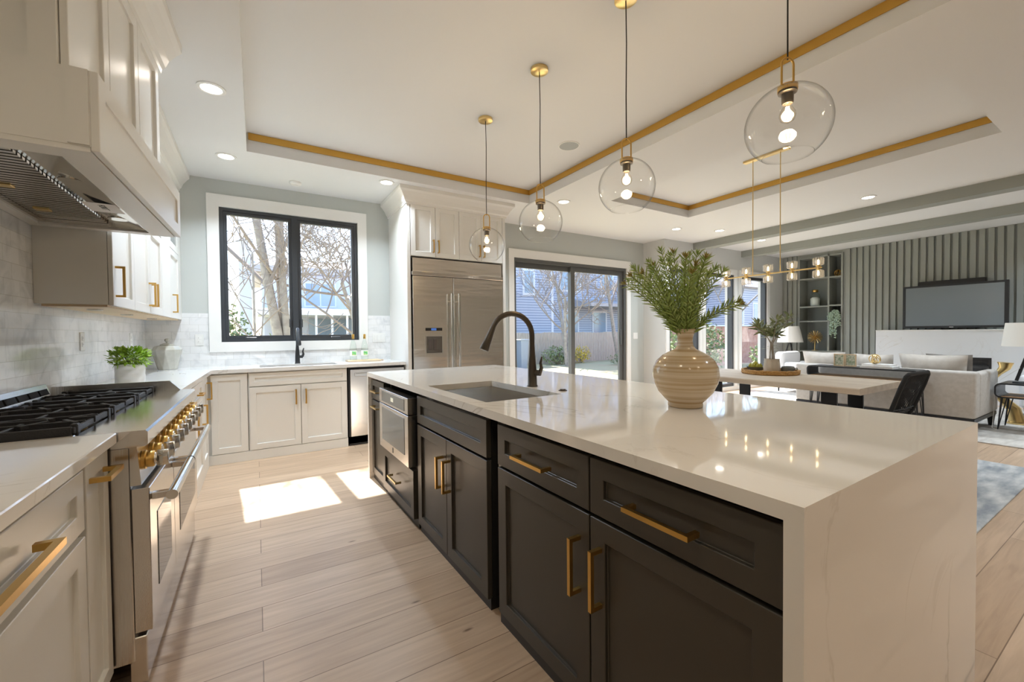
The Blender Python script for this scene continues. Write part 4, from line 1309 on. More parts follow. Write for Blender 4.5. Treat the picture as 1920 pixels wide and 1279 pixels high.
g.box(x0 - .006, x0 + .006, FY - .026, FY - .0175, 1.0, 1.228).box(x1 - .006, x1 + .006, FY - .026, FY - .0175, 1.0, 1.228).box(x0 + .006, x1 - .006, FY - .026, FY - .0175, 1.216, 1.228).box(x0 + .006, x1 - .006, FY - .03, FY - .0175, 1.0, 1.018)
dp = obj('dispenser_frame', g, 'chrome', dl)
obj('dispenser_well', G().box(x0 + .006, x1 - .006, FY - .0195, FY - .0178, 1.018, 1.216), mat('dispenser_grey', (.20, .19, .18), .3, .8), dl)
for xc in (x0 + .055, x0 + .118):
    obj('paddle', G().box(xc - .021, xc + .021, FY - .026, FY - .0195, 1.055, 1.185, .005, 2), mat('paddle_grey', (.10, .085, .08), .35), dl)
# ================================================================== ISLAND
# island frame: pivot at its near left corner, turned by a fraction of a degree; x to the dining side, y away from the camera
IP, IR = (0.86, .372, 0), .0130
def ithing(name, label, cat):
    return thing(name, label, cat, IP, None, IR, True)
IL, IW = 3.385, 1.288
t = ithing('island_countertop', 'white quartz waterfall countertop of the kitchen island', 'countertop')
SX0, SX1, SY0, SY1 = .085, .545, 1.38, 2.145
g = holed(G(), 0, IW, 0, IL, ZCT - .036, ZCT, [(SX0, SX1, SY0, SY1)])
bmesh.ops.dissolve_limit(g.bm, angle_limit=.01, verts=g.bm.verts, edges=g.bm.edges)
slab = obj('slab', g, 'quartz', t)
obj('waterfall_leg', G().box(0, IW, 0, .036, 0, ZCT - .036), 'quartz', t)
obj('waterfall_leg', G().box(0, IW, IL - .036, IL, 0, ZCT - .036), 'quartz', t)

X0 = .024      # cabinet door face
def ibody(t, y0, y1, z0=.0, z1=.855, x1=.66, x0=X0 + .022):
    return obj('carcass', G().box(x0, x1, y0, y1, z0, z1), 'gapshade', t)  # body coloured near-black, painting shade into the gaps between the fronts
# near cabinet: two drawers over two doors
t = ithing('island_cabinet', 'dark island cabinet with two drawers over two doors, nearest the camera', 'cabinet')
ibody(t, .040, 1.178, .055)
obj('toe_kick', G().box(X0 + .012, .60, .040, 1.178, 0, .055), 'black', t)
for y0, y1, hy in ((.046, .602, .33), (.608, 1.172, .90)):
    d = obj('drawer', G().panel('x-', y0, y1, .690, .862, X0 + .021, X0, .058), 'cabdark', t)
    pull(d, (X0, hy - .095, .770), (X0, hy + .095, .770), (-.040, 0, 0), .0065)
    d = obj('door', G().panel('x-', y0, y1, .052, .678, X0 + .021, X0, .062), 'cabdark', t)
    h2 = y1 - .045 if y0 < .3 else y0 + .045
    pull(d, (X0, h2, .420), (X0, h2, .590), (-.040, 0, 0), .0065)
# filler with outlet
t = ithing('island_filler', 'dark recessed filler strip between the two big island cabinets', 'panel')
obj('filler_panel', G().box(X0 + .055, .66, 1.180, 1.262, 0, .882), 'cabdark', t)
t = ithing('island_outlet', 'tall white outlet strip in the dark gap between island cabinets', 'outlet')
o = obj('cover_plate', G().box(X0 + .047, X0 + .0545, 1.186, 1.245, .54, .70, .002), 'pearl', t)
for z in (.575, .615, .655):
    obj('receptacle', G().box(X0 + .0445, X0 + .047, 1.20, 1.232, z - .013, z + .013, .001), 'trim', o)
# sink cabinet
t = ithing('island_cabinet', 'dark island sink cabinet with a false drawer over two doors, beside the microwave', 'cabinet')
ya, yb = 1.264, 2.168
obj('carcass', G().box(X0 + .022, X0 + .04, ya, yb, .055, .855).box(X0 + .04, .66, ya, ya + .018, .055, .855).box(X0 + .04, .66, yb - .006, yb, .055, .855), 'gapshade', t)  # near-black again, so the joints around these fronts carry painted shade
obj('toe_kick', G().box(X0 + .012, .60, ya, yb, 0, .055), 'black', t)
obj('false_drawer', G().panel('x-', ya, yb, .692, .862, X0 + .021, X0 - .004, .058), 'cabdark', t)
ym = (ya + yb) / 2
for y0, y1, h2 in ((ya, ym - .002, ym - .045), (ym + .002, yb, ym + .045)):
    d = obj('door', G().panel('x-', y0, y1, .052, .680, X0 + .021, X0 - .004, .062), 'cabdark', t)
    pull(d, (X0 - .004, h2, .415), (X0 - .004, h2, .575), (-.040, 0, 0), .0065)
# microwave with drawer below
t = ithing('microwave_cabinet', 'dark island cabinet with a drawer under the microwave', 'cabinet')
ya, yb = 2.20, 2.93
obj('carcass', G().box(X0 + .022, .66, ya, yb, .055, .40).box(X0 + .05, .66, ya, ya + .012, .40, .855).box(X0 + .05, .66, yb - .012, yb, .40, .855), 'cabdark', t)
obj('toe_kick', G().box(X0 + .012, .60, ya, yb, 0, .055), 'black', t)
d = obj('drawer', G().panel('x-', ya + .01, yb - .01, .062, .372, X0 + .021, X0 - .02, .058), 'cabdark', t)
pull(d, (X0 - .02, 2.47, .225), (X0 - .02, 2.66, .225), (-.036, 0, 0), .006, 'brasspale')
t = ithing('microwave', 'steel framed built-in microwave oven in the island', 'microwave')
ya, yb = 2.225, 2.905
obj('cavity', G().box(X0 + .02, .58, ya + .01, yb - .01, .405, .83), 'black', t)
mwd = obj('door', G().panel('x-', ya, yb, .395, .725, X0 + .02, X0 - .045, 0), 'steelh', t)
obj('window', G().box(X0 - .047, X0 - .045, ya + .075, yb - .075, .46, .70), 'smokeglass', mwd)
obj('emblem', G().box(X0 - .0465, X0 - .045, (ya + yb) / 2 - .008, (ya + yb) / 2 + .008, .412, .448), 'black', mwd)
mcp = obj('control_panel', G().panel('x-', ya, yb, .732, .838, X0 + .02, X0 - .045, 0), 'steelh', t)
obj('touch_strip', G().box(X0 - .047, X0 - .045, ya + .07, yb - .07, .748, .824), 'smokeglass', mcp)
obj('clock_display', G().box(X0 - .048, X0 - .047, (ya + yb) / 2 - .03, (ya + yb) / 2 + .03, .772, .80), mat('clock_glow', (.5, .5, .42), .3, emit=(.9, .9, .7), es=.25), mcp)
# far narrow cabinet
t = ithing('island_cabinet', 'narrow dark island cabinet with one drawer over one door, at the far waterfall leg', 'cabinet')
ya, yb = 2.945, 3.34
ibody(t, ya, yb, .055)
obj('toe_kick', G().box(X0 + .012, .60, ya, yb, 0, .055), 'black', t)
d = obj('drawer', G().panel('x-', ya + .004, yb - .004, .700, .862, X0 + .021, X0, .05), 'cabdark', t)
pull(d, (X0, 3.05, .775), (X0, 3.22, .775), (-.036, 0, 0), .006, 'brasspale')
d = obj('door', G().panel('x-', ya + .004, yb - .004, .052, .690, X0 + .021, X0, .058), 'cabdark', t)
pull(d, (X0, 3.05, .645), (X0, 3.22, .645), (-.036, 0, 0), .006, 'brasspale')
# seating side panel
t = ithing('island_back_panel', 'dark panelled back of the kitchen island facing the dining table', 'panel')
obj('panel', G().box(.662, .69, .04, IL - .04, 0, .882), 'cabdark', t)
# island sink
t = ithing('island_sink', 'square undermounted steel sink in the island', 'sink')
obj('basin', basin(G(), SX0 + .004, SX1 - .004, SY0 + .004, SY1 - .004, ZCT - .037, .21), 'steelh', t)
obj('drain', G().lathe([(.045, .674), (.045, .677), (.02, .675)], (.315, 1.76, 0), 24), 'chrome', t, 50)

gooseneck('faucet', 'tall dark bronze gooseneck faucet standing at the island sink', 1.440, 2.115, ZCT, .445, .265, 172, 'bronze', -60, rb=.029)
single('disposal_button', G().lathe([(.024, ZCT), (.024, ZCT + .003), (.017, ZCT + .004), (.017, ZCT + .008), (.015, ZCT + .009)], (1.474, 1.86, 0), 28), 'bronze', 'small round bronze air switch on the island beside the faucet', 'switch', smooth=45)

# --- vase and greenery
vx, vy = 1.600, 1.160
t = thing('ceramic_vase', 'round bellied glazed stoneware vase with brown bands, holding the greenery', 'vase', (vx, vy, ZCT))
prof = [(.066, 0), (.071, .003), (.072, .012), (.070, .020), (.086, .036), (.112, .066), (.130, .105), (.1365, .140), (.133, .172), (.118, .203), (.094, .226), (.066, .241), (.044, .252), (.034, .266), (.031, .284), (.032, .302), (.036, .318), (.042, .330), (.045, .335), (.0455, .339), (.043, .340), (.038, .333), (.031, .318), (.027, .300), (.026, .27)]
obj('body', G().lathe([(r_, ZCT + z) for r_, z in prof], (vx, vy, 0), 64), 'vase', t, 60)

t = thing('greenery_bouquet', 'spreading bunch of narrow leaved green branches with rusty tips in the stoneware vase', 'foliage', (vx, vy, ZCT + .28))
rb = random.Random(4)
nb = 37
for k in range(nb):
    a = 2 * math.pi * (k * .618034) + rb.uniform(-.25, .25)
    q = rb.uniform(.12, 1.0) ** .7
    top = rb.uniform(.36, .43) * (1 - .48 * q)
    if k in (3, 11): top *= .35; q = 1.0
    out = .245 * q
    z0 = ZCT + .275
    P0 = Vector((vx + .014 * math.cos(a), vy + .014 * math.sin(a), z0))
    P1 = Vector((vx + .032 * math.cos(a) * min(1, q + .2), vy + .032 * math.sin(a) * min(1, q + .2), z0 + .075))
    P2 = Vector((vx + out * .50 * math.cos(a), vy + out * .50 * math.sin(a), z0 + .075 + top * .62))
    P3 = Vector((vx + out * math.cos(a + rb.uniform(-.15, .15)), vy + out * math.sin(a), z0 + .075 + top))
    for q_, w_ in ((P1, .2), (P2, .65), (P3, 1)):
        q_ += Vector((-.853, .522, 0)) * .040 * w_
    pts = []
    for i in range(9):
        u = i / 8
        pts.append(P0 * (1 - u) ** 3 + P1 * 3 * u * (1 - u) ** 2 + P2 * 3 * u * u * (1 - u) + P3 * u ** 3)
    br = obj('branch', G().tube(pts, [.0035 - .0022 * i / 8 for i in range(9)], 6), 'stem', t, 60)
    g = G()
    nl = 56
    for i in range(nl):
        u = .17 + .82 * i / nl
        f = u * 8; j = min(7, int(f)); p = pts[j].lerp(pts[j + 1], f - j)
        d = (pts[j + 1] - pts[j]).normalized()
        th = i * 2.4
        s = d.orthogonal().normalized(); s2 = d.cross(s)
        rad = s * math.cos(th) + s2 * math.sin(th)
        g.leaf(p, d * rb.uniform(.55, .95) + rad * .75 + Vector((0, 0, .12)), rad.cross(d) + d * .2, rb.uniform(.034, .054) * (1.05 - .25 * u), .0058, rb.uniform(-.1, .28), 3)
    obj('leaves', g, 'leaf', br, fix=False)
    g = G()
    d = (pts[-1] - pts[-2]).normalized(); s = d.orthogonal().normalized(); s2 = d.cross(s)
    for i in range(11):
        th = i * 2.4; rad = s * math.cos(th) + s2 * math.sin(th)
        g.leaf(pts[-1] - d * .012, d * rb.uniform(.8, 1.3) + rad * rb.uniform(.3, .8), rad, rb.uniform(.022, .034), .0055, -.2, 2)
    obj('tip_bud', g, 'bud' if k % 2 else 'leaf', br, fix=False)

# ================================================================== PENDANTS
def pendant(x, y, zc, label):
    t = thing('pendant_light', label, 'pendant light', (x, y, ZT), 'clear globe pendants over the island')
    r_ = .155
    obj('canopy', G().lathe([(.062, ZT), (.062, ZT - .020), (.059, ZT - .0225), (.008, ZT - .023)], (x, y, 0), 40), 'brasspale', t, 40)
    ztop = zc + .150
    hy = .115
    pts = [(x, y, ZT - .02), (x + .004, y, ZT - .25), (x - .001, y, zc + .5), (x, y, ztop + hy - .003)]
    obj('cord', G().tube(pts, .0032, 8), 'black', t, 60)
    # stirrup
    w = .026
    P = [(-w, 0)] + [(-w, hy - w)] + [(-w * math.cos(math.pi * i / 10), hy - w + w * math.sin(math.pi * i / 10)) for i in range(1, 10)] + [(w, hy - w), (w, 0)]
    ca, sa = math.cos(-.45), math.sin(-.45)
    obj('stirrup', G().tube([(x + a * ca, y + a * sa, ztop + .004 + b) for a, b in P], .0042, 10), 'brass', t, 60)
    obj('collar', G().lathe([(.036, ztop - .014), (.036, ztop + .006), (.033, ztop + .008), (.004, ztop + .009)], (x, y, 0), 32), 'brass', t, 40)
    s = obj('socket', G().lathe([(.034, ztop - .016), (.034, ztop - .022), (.022, ztop - .026), (.021, ztop - .062), (.018, ztop - .066)], (x, y, 0), 28), 'bronze', t, 40)
    # globe, open at the foot
    prof = []
    a0, a1 = math.asin(.036 / r_), math.pi - .62
    for i in range(25):
        a = a0 + (a1 - a0) * i / 24
        prof.append((r_ * math.sin(a), zc + r_ * math.cos(a) * .985))
    gl = obj('globe', G().lathe(prof, (x, y, 0), 56, cap=False), 'globe', t, 170)
    rr, zz = prof[-1]
    obj('rim', G().tube([(x + rr * math.cos(2 * math.pi * i / 48), y + rr * math.sin(2 * math.pi * i / 48), zz) for i in range(48)], .0016, 6, closed=True), 'globe', gl, 60)
    zb_ = ztop - .066
    b = obj('bulb', G().lathe([(.013, zb_), (.015, zb_ - .010), (.028, zb_ - .034), (.030, zb_ - .048), (.024, zb_ - .066), (.008, zb_ - .076)], (x, y, 0), 24), 'bulbglass', t, 60)
    g = G()
    for i in range(4):
        a = math.pi / 2 * i
        g.tube([(x + .005 * math.cos(a), y + .005 * math.sin(a), zb_ - .012), (x + .010 * math.cos(a), y + .010 * math.sin(a), zb_ - .055)], .0022, 6)
    obj('filament', g, 'bulbglow', b)
    l = bpy.data.objects.new('pendant_lamp', PLD); COL.objects.link(l)
    l.parent = t; l.location = (0, 0, zb_ - .04 - ZT)
PLD = lampdata('pendant', 'POINT', PEND_W, (1.0, .76, .48), shadow_soft_size=.03)
pendant(1.86, .872, 2.086, 'clear globe pendant nearest the camera, above the near end of the island')
pendant(1.79, 1.672, 2.064, 'clear globe pendant above the greenery, second from the camera')
pendant(1.742, 2.437, 2.036, 'clear globe pendant third from the camera, in front of the dining wall')
pendant(1.735, 3.238, 2.018, 'clear globe pendant farthest from the camera, in front of the fridge cabinet')
# ================================================================== DINING
single('rug', G().box(3.55, 5.80, .67, 4.25, 0, .010, .003), 'rugblue', 'blue-grey distressed rug under the dining table', 'rug')
t = thing('dining_table', 'long bleached oak dining table on black slab legs behind the island', 'table', (4.70, 2.30, .010))
TX0, TX1, TY0, TY1, TZ = 4.22, 5.19, 1.425, 3.17, .76
g = G()
g.prism([(TX0, TZ - .05), (TX0 + .004, TZ - .008), (TX0 + .012, TZ), (TX1 - .012, TZ), (TX1 - .004, TZ - .008), (TX1, TZ - .05), (TX1 - .02, TZ - .056), (TX0 + .02, TZ - .056)], 'y', TY0, TY1)
obj('tabletop', g, 'tabletop', t)
for y in (1.715, 2.80):
    obj('cross_bar', G().box(4.36, 5.05, y - .03, y + .03, TZ - .076, TZ - .056), 'blackmetal', t)
    for x in (4.42, 4.99):
        obj('leg', G().box(x - .012, x + .012, y - .062, y + .062, .010, TZ - .076, .002), 'blackmetal', t)

def dining_chair(name, label, x, y, rot, z0=.011):
    """cord backed chair facing local +y"""
    t = thing(name, label, 'chair', (x, y, z0), None, rot, True)
    f = G()
    W_, Hs, Hb = .25, .45, .87
    for s in (-1, 1):
        f.tube([(s * .20, .20, 0), (s * .22, .21, Hs - .03)], .012, 10)
        f.tube([(s * .20, -.17, 0), (s * .22, -.20, Hs - .03)], .012, 10)
    legs = f
    obj('legs', legs, 'blackmetal', t, 60)
    f = G()
    pts = [(-.235, .22, Hs - .02), (-.235, -.20, Hs - .02), (-.24, -.255, Hs + .08), (-.25, -.33, Hb - .10), (-.235, -.355, Hb - .02), (-.20, -.362, Hb), (.20, -.362, Hb), (.235, -.355, Hb - .02), (.25, -.33, Hb - .10), (.24, -.255, Hs + .08), (.235, -.20, Hs - .02), (.235, .22, Hs - .02)]
    f.tube(pts, .016, 10)
    f.tube([(-.235, .22, Hs - .02), (.235, .22, Hs - .02)], .014, 10)
    f.tube([(-.235, -.20, Hs - .02), (.235, -.20, Hs - .02)], .014, 10)
    obj('frame', f, 'rope', t, 60)
    g = G()
    for i in range(15):
        u = -1 + 2 * i / 14
        xb, xt = .225 * u, .225 * u
        for dx in (-.06, .06):
            x2 = max(-.235, min(.235, xb + dx * 2.2))
            g.tube([(x2, -.205, Hs - .015), ((xb + x2) / 2, -.262 + .02 * (1 - u * u), Hs + .12), (xt * .95, -.362, Hb - .002)], .0036, 5)
    for i in range(5):
        z = Hs + .03 + i * .02
        g.tube([(-.236, -.215 - i * .012, z), (0, -.232 - i * .012, z), (.236, -.215 - i * .012, z)], .006, 5)
    obj('back_cords', g, 'rope', t, 60)
    g = G()
    for i in range(26):
        yy = -.19 + .40 * i / 25
        g.tube([(-.235, yy, Hs - .012), (0, yy, Hs - .022), (.235, yy, Hs - .012)], .0075, 5)
    obj('seat_cords', g, 'rope', t, 60)
    return t
dining_chair('dining_chair', 'black woven cord chair at the near end of the dining table', 4.71, 1.55, R(-2))

# tray and things on the table
tx_, ty_ = 4.96, 2.50
t = thing('wicker_tray', 'round woven rattan tray on the dining table', 'tray', (tx_, ty_, TZ))
obj('base', G().cyl((tx_, ty_, TZ + .0005), .275, .014, seg=48), 'wicker', t, 50)
g = G()
for k in range(3):
    g.tube([(tx_ + (.276 + .004 * math.sin(i * 1.7 + k)) * math.cos(2 * math.pi * i / 72), ty_ + (.276 + .004 * math.sin(i * 1.7 + k)) * math.sin(2 * math.pi * i / 72), TZ + .0135 + k * .014 + .002 * math.sin(i * 2.1 + k * 2)) for i in range(72)], .010, 6, closed=True)
obj('rim', g, 'wicker', t, 80)
px, py_ = 4.90, 2.45
zt0 = TZ + .0155
t = thing('potted_olive', 'small olive tree in a pale clay pot on the rattan tray', 'potted plant', (px, py_, zt0))
obj('pot', G().lathe([(.066, zt0), (.078, zt0 + .012), (.083, zt0 + .06), (.076, zt0 + .115), (.073, zt0 + .150), (.076, zt0 + .156), (.068, zt0 + .156), (.065, zt0 + .13)], (px, py_, 0), 40), 'clay', t, 60)
r2 = random.Random(31)
gs, gl = G(), G()
for k in range(5):
    a = k * 1.257
    b0 = Vector((px + .025 * math.cos(a), py_ + .025 * math.sin(a), zt0 + .13))
    b1 = Vector((px + .012 * math.cos(a + .8), py_ + .012 * math.sin(a + .8), zt0 + .33))
    e = Vector((px + .15 * math.cos(a), py_ + .19 * math.sin(a), zt0 + r2.uniform(.46, .62)))
    pts = [b0, b0.lerp(b1, .5) + Vector((.006, .006, 0)), b1, b1.lerp(e, .5) + Vector((0, 0, .04)), e]
    gs.tube(pts, [.006, .0055, .005, .004, .002], 7)
    for u in (.62, .72, .8, .88, .96):
        q = b1.lerp(e, (u - .5) * 2) + Vector((0, 0, .03))
        for i in range(9):
            v = Vector((r2.uniform(-1, 1), r2.uniform(-1, 1), r2.uniform(-.5, 1))).normalized()
            gl.leaf(q + v * .02, v + (e - b1).normalized() * .4, Vector((r2.uniform(-1, 1), r2.uniform(-1, 1), 1)), r2.uniform(.06, .095), .024, .2, 3)
for k in range(10):
    a = r2.uniform(0, 6.28); q = Vector((px + .03 * math.cos(a), py_ + .03 * math.sin(a), zt0 + r2.uniform(.22, .30)))
    gl.leaf(q, Vector((math.cos(a), math.sin(a), .3)), Vector((0, 0, 1)), .075, .022, .3, 3)
obj('stems', gs, 'bark', t, 60)
obj('leaves', gl, 'olive', t, fix=False)
bx_, by_ = 4.93, 2.645
t = thing('fruit_bowl', 'dark stone bowl left of the clay pot on the rattan tray', 'bowl', (bx_, by_, zt0))
obj('bowl', G().lathe([(.04, zt0), (.075, zt0 + .02), (.092, zt0 + .055), (.086, zt0 + .055), (.068, zt0 + .026), (.01, zt0 + .018)], (bx_, by_, 0), 32), 'greyclay', t, 60)
obj('foot', G().cyl((bx_, by_, zt0), .045, .006, seg=24), 'greyclay', t, 50)
for k in range(7):
    a = k * 1.047
    q = .048 if k < 6 else 0
    fx, fy, fz = bx_ + q * math.cos(a), by_ + q * math.sin(a), zt0 + (.058 if k < 6 else .085)
    lab = ('yellow-green pear on the near rim side of the dark bowl', 'yellow-green pear in the dark bowl towards the television wall', 'yellow-green pear at the garden side of the dark bowl', 'yellow-green pear at the far side of the dark bowl',
           'yellow-green pear on the left of the dark bowl', 'yellow-green pear in the dark bowl towards the camera', 'yellow-green pear on top of the pears in the dark bowl')[k]
    f = thing('pear', lab, 'fruit', (fx, fy, fz - .022), 'pears in the dark bowl')
    obj('flesh', G().lathe([(.004, fz - .024), (.018, fz - .018), (.025, fz), (.02, fz + .018), (.012, fz + .03), (.003, fz + .036)], (fx, fy, 0), 16), 'fruit', f, 80)
    obj('stalk', G().tube([(fx, fy, fz + .034), (fx + .004, fy, fz + .048)], .0018, 5), 'bark', f)
cx_, cy_ = 4.99, 2.325
t = thing('clay_teapot', 'small dark grey clay pot with loop handles, right of the clay plant pot', 'pot', (cx_, cy_, zt0))
obj('body', G().lathe([(.045, zt0), (.064, zt0 + .02), (.068, zt0 + .05), (.058, zt0 + .072), (.05, zt0 + .075), (.055, zt0 + .06)], (cx_, cy_, 0), 32), 'greyclay', t, 60)
obj('handle', G().tube([(cx_, cy_ - .062, zt0 + .058), (cx_, cy_ - .09, zt0 + .062), (cx_, cy_ - .092, zt0 + .045), (cx_, cy_ - .066, zt0 + .04)], .005, 8), 'greyclay', t, 60)

# --- chandelier
CX, CY0, CY1, CZ = 4.65, 1.90, 2.83, 1.852
t = thing('linear_chandelier', 'brass bar chandelier with five pairs of crystal cups over the dining table', 'chandelier', (CX, (CY0 + CY1) / 2, ZT))
obj('ceiling_plate', G().box(CX - .03, CX + .03, 2.16, 2.62, ZT - .022, ZT, .002), 'brasspale', t)
obj('bar', G().tube([(CX, CY0 - .03, CZ), (CX, CY1 + .03, CZ)], .0075, 12), 'brasspale', t, 60)
for y in (2.245, 2.525):
    obj('rod', G().tube([(CX, y, CZ), (CX, y, ZT - .02)], .0045, 10), 'brasspale', t, 60)
for k in range(5):
    y = CY0 + k * (CY1 - CY0) / 4
    h_ = obj('holder', G().lathe([(.006, CZ - .030), (.02, CZ - .026), (.02, CZ - .012), (.011, CZ - .010), (.011, CZ + .010), (.02, CZ + .012), (.02, CZ + .026), (.006, CZ + .030)], (CX, y, 0), 20), 'brasspale', t, 40)
    for s in (1, -1):
        g = G()
        n = 14
        for i in range(n):
            a = 2 * math.pi * i / n
            ca, sa = math.cos(a), math.sin(a)
            P = []
            for rr, zz in ((.034, .022), (.046, .030), (.048, .088), (.038, .096)):
                for da in (-.17, .17):
                    P.append(g.bm.verts.new((CX + rr * math.cos(a + da), y + rr * math.sin(a + da), CZ + s * zz)))
            for j in range(3):
                g.bm.faces.new([P[2 * j], P[2 * j + 1], P[2 * j + 3], P[2 * j + 2]])
        obj('crystal_cup', g, 'crystal', h_, fix=False)
        obj('bulb', G().tube([(CX, y, CZ + s * .030), (CX, y, CZ + s * .045), (CX, y, CZ + s * .070), (CX, y, CZ + s * .076)], [.006, .0085, .0085, .003], 12), 'cupglow', h_, 60)

# ================================================================== LIVING ROOM
single('rug', G().box(6.72, 9.9, .30, 4.6, 0, .012, .003), 'rugcream', 'large cream streaked rug under the sofa', 'rug')
RZ = .012
def soft(g, x0, x1, y0, y1, z0, z1, r=.05, seg=4, puff=.0):
    g.box(x0, x1, y0, y1, z0, z1, r, seg)
    if puff:
        c = Vector(((x0 + x1) / 2, (y0 + y1) / 2, (z0 + z1) / 2)); h = Vector(((x1 - x0) / 2, (y1 - y0) / 2, (z1 - z0) / 2))
        bmesh.ops.subdivide_edges(g.bm, edges=[e for e in g.bm.edges if e.calc_length() > .12], cuts=4, use_grid_fill=True)
        for v in g.bm.verts:
            d = Vector(((v.co[i] - c[i]) / h[i] for i in range(3)))
            k = (1 - d.x ** 2 * .9) * (1 - d.y ** 2 * .9) * (1 - d.z ** 2 * .9)
            n_ = mnoise.noise(v.co * 7) * .012
            v.co += Vector((d.x, d.y, d.z)) * 0 + Vector((0, 0, n_)) + (v.co - c).normalized() * puff * max(0, 1 - abs(d.x) * .6) * max(0, 1 - abs(d.y) * .7) * .5
    return g
t = thing('sofa', 'light grey linen sofa with its back to the dining table', 'sofa', (7.5, 2.2, RZ))
SY0_, SY1_ = 1.285, 3.16
obj('back', soft(G(), 7.0, 7.20, SY0_, SY1_, .20, .745, .03, 3), 'sofa', t, 60)
obj('arm', soft(G(), 7.20, 8.05, SY0_, SY0_ + .11, .20, .725, .03, 3), 'sofa', t, 60)
obj('seat_cushion', soft(G(), 7.20, 8.03, SY0_ + .11, (SY0_ + SY1_) / 2, .22, .46, .05, 4), 'sofa', t, 60)
obj('seat_cushion', soft(G(), 7.20, 8.03, (SY0_ + SY1_) / 2, SY1_, .22, .46, .05, 4), 'sofa', t, 60)
obj('base_frame', G().box(7.01, 8.04, SY0_ + .01, SY1_ - .01, .155, .20), 'blackmetal', t)
for x in (7.05, 8.0):
    for y in (SY0_ + .05, SY1_ - .05):
        obj('leg', G().prism([(y - .035, .155), (y + .035, .155), (y + .018, RZ), (y - .018, RZ)], 'x', x - .03, x + .03), 'blackmetal', t)
def cushion(label, x, y, z, w, h, d, ry=0, rz=0, m='cushion'):
    g = G()
    bmesh.ops.create_grid(g.bm, x_segments=14, y_segments=14, size=.5)
    top = list(g.bm.verts)
    r_ = bmesh.ops.duplicate(g.bm, geom=list(g.bm.faces) + list(g.bm.edges) + top)
    low = [v for v in r_['geom'] if isinstance(v, bmesh.types.BMVert)]
    for vs, s in ((top, 1), (low, -1)):
        for v in vs:
            u, q = abs(v.co.x * 2), abs(v.co.y * 2)
            k = max(0, (1 - u ** 2.6) * (1 - q ** 2.6)) ** .5
            pin = 1 - .07 * (1 - max(u, q)) - .05 * (u * q == 0)
            edge = .06 * (1 - abs(u)) * (q > .99) + .06 * (1 - abs(q)) * (u > .99)
            X, Y = v.co.x * (1 - .07 * (1 - q) * (u > .5)), v.co.y * (1 - .07 * (1 - u) * (q > .5))
            v.co = Vector((s * d / 2 * k + .004 * mnoise.noise(Vector((X * 9, Y * 9, s))), X * w, Y * h))
    bmesh.ops.remove_doubles(g.bm, verts=g.bm.verts, dist=.0006)
    o = obj('cushion', g, m, None, 80)
    o.location = (x, y, z); o.rotation_euler = (0, ry, rz)
    return tag(o, label, 'cushion', 'cushions along the sofa back')
cushion('pale linen cushion at the garden end of the sofa back, left of the picture frame', 7.39, 2.93, .705, .56, .44, .22, R(-12))
cushion('pale linen cushion behind the double picture frame on the console', 7.39, 2.33, .695, .44, .43, .20, R(-12))
cushion('large pale linen cushion at the right end of the sofa back', 7.39, 1.735, .705, .64, .45, .22, R(-12))
cushion('taupe linen cushion leaning at the arm of the sofa, beside the large pale one', 7.63, 1.63, .70, .44, .46, .15, R(-14), R(-6), 'cushiondk')

def loop_table(name, label, x0, x1, y0, y1, zlo, zhi, z0, cat='console table', legx=True):
    """bent plywood loop: rounded ends open at front, on hairpin legs; runs along y"""
    t = thing(name, label, cat, ((x0 + x1) / 2, (y0 + y1) / 2, z0))
    r_, th = (zhi - zlo) / 2 * .62, .016
    def ring(o):
        P = []
        for cy, cz, a0 in ((y1 - r_, zhi - r_, 0), (y0 + r_, zhi - r_, 90), (y0 + r_, zlo + r_, 180), (y1 - r_, zlo + r_, 270)):
            for i in range(7):
                a = R(a0 + 15 * i)
                P.append((cy + (r_ - o) * math.cos(a), cz + (r_ - o) * math.sin(a)))
        return P
    A, B = ring(0), ring(th)
    n = len(A)
    g = G()
    V = lambda P, x: [g.bm.verts.new((x, p[0], p[1])) for p in P]
    a0, a1, b0, b1 = V(A, x0), V(A, x1), V(B, x0), V(B, x1)
    for i in range(n):
        j = (i + 1) % n
        for p, q in ((a0, a1), (b1, b0), (b0, a0), (a1, b1)):
            g.bm.faces.new([p[i], q[i], q[j], p[j]])
    obj('loop', g, 'blackmetal', t, 40)
    obj('shelf_lining', G().box(x0 + .004, x1 - .004, y0 + r_, y1 - r_, zlo + th, zlo + th + .004), 'wood', t)
    for y in (y0 + r_, y1 - r_):
        for x in (x0 + .05, x1 - .05):
            s = -1 if y < (y0 + y1) / 2 else 1
            g = G()
            g.tube([(x - .035, y, zlo), (x, y + s * .03, z0 + .010), (x + .035, y, zlo)], .0055, 8)
            g.tube([(x, y - s * .04, zlo), (x, y + s * .03, z0 + .010)], .0055, 8)
            obj('hairpin_leg', g, 'blackmetal', t, 50)
    return t
loop_table('console_table', 'long black loop console on hairpin legs against the sofa back', 6.66, 6.98, 1.68, 2.86, .605, .752, RZ)
loop_table('side_table', 'black loop side table on hairpin legs at the right end of the sofa', 7.62, 8.10, .72, 1.25, .41, .588, RZ, 'side table')

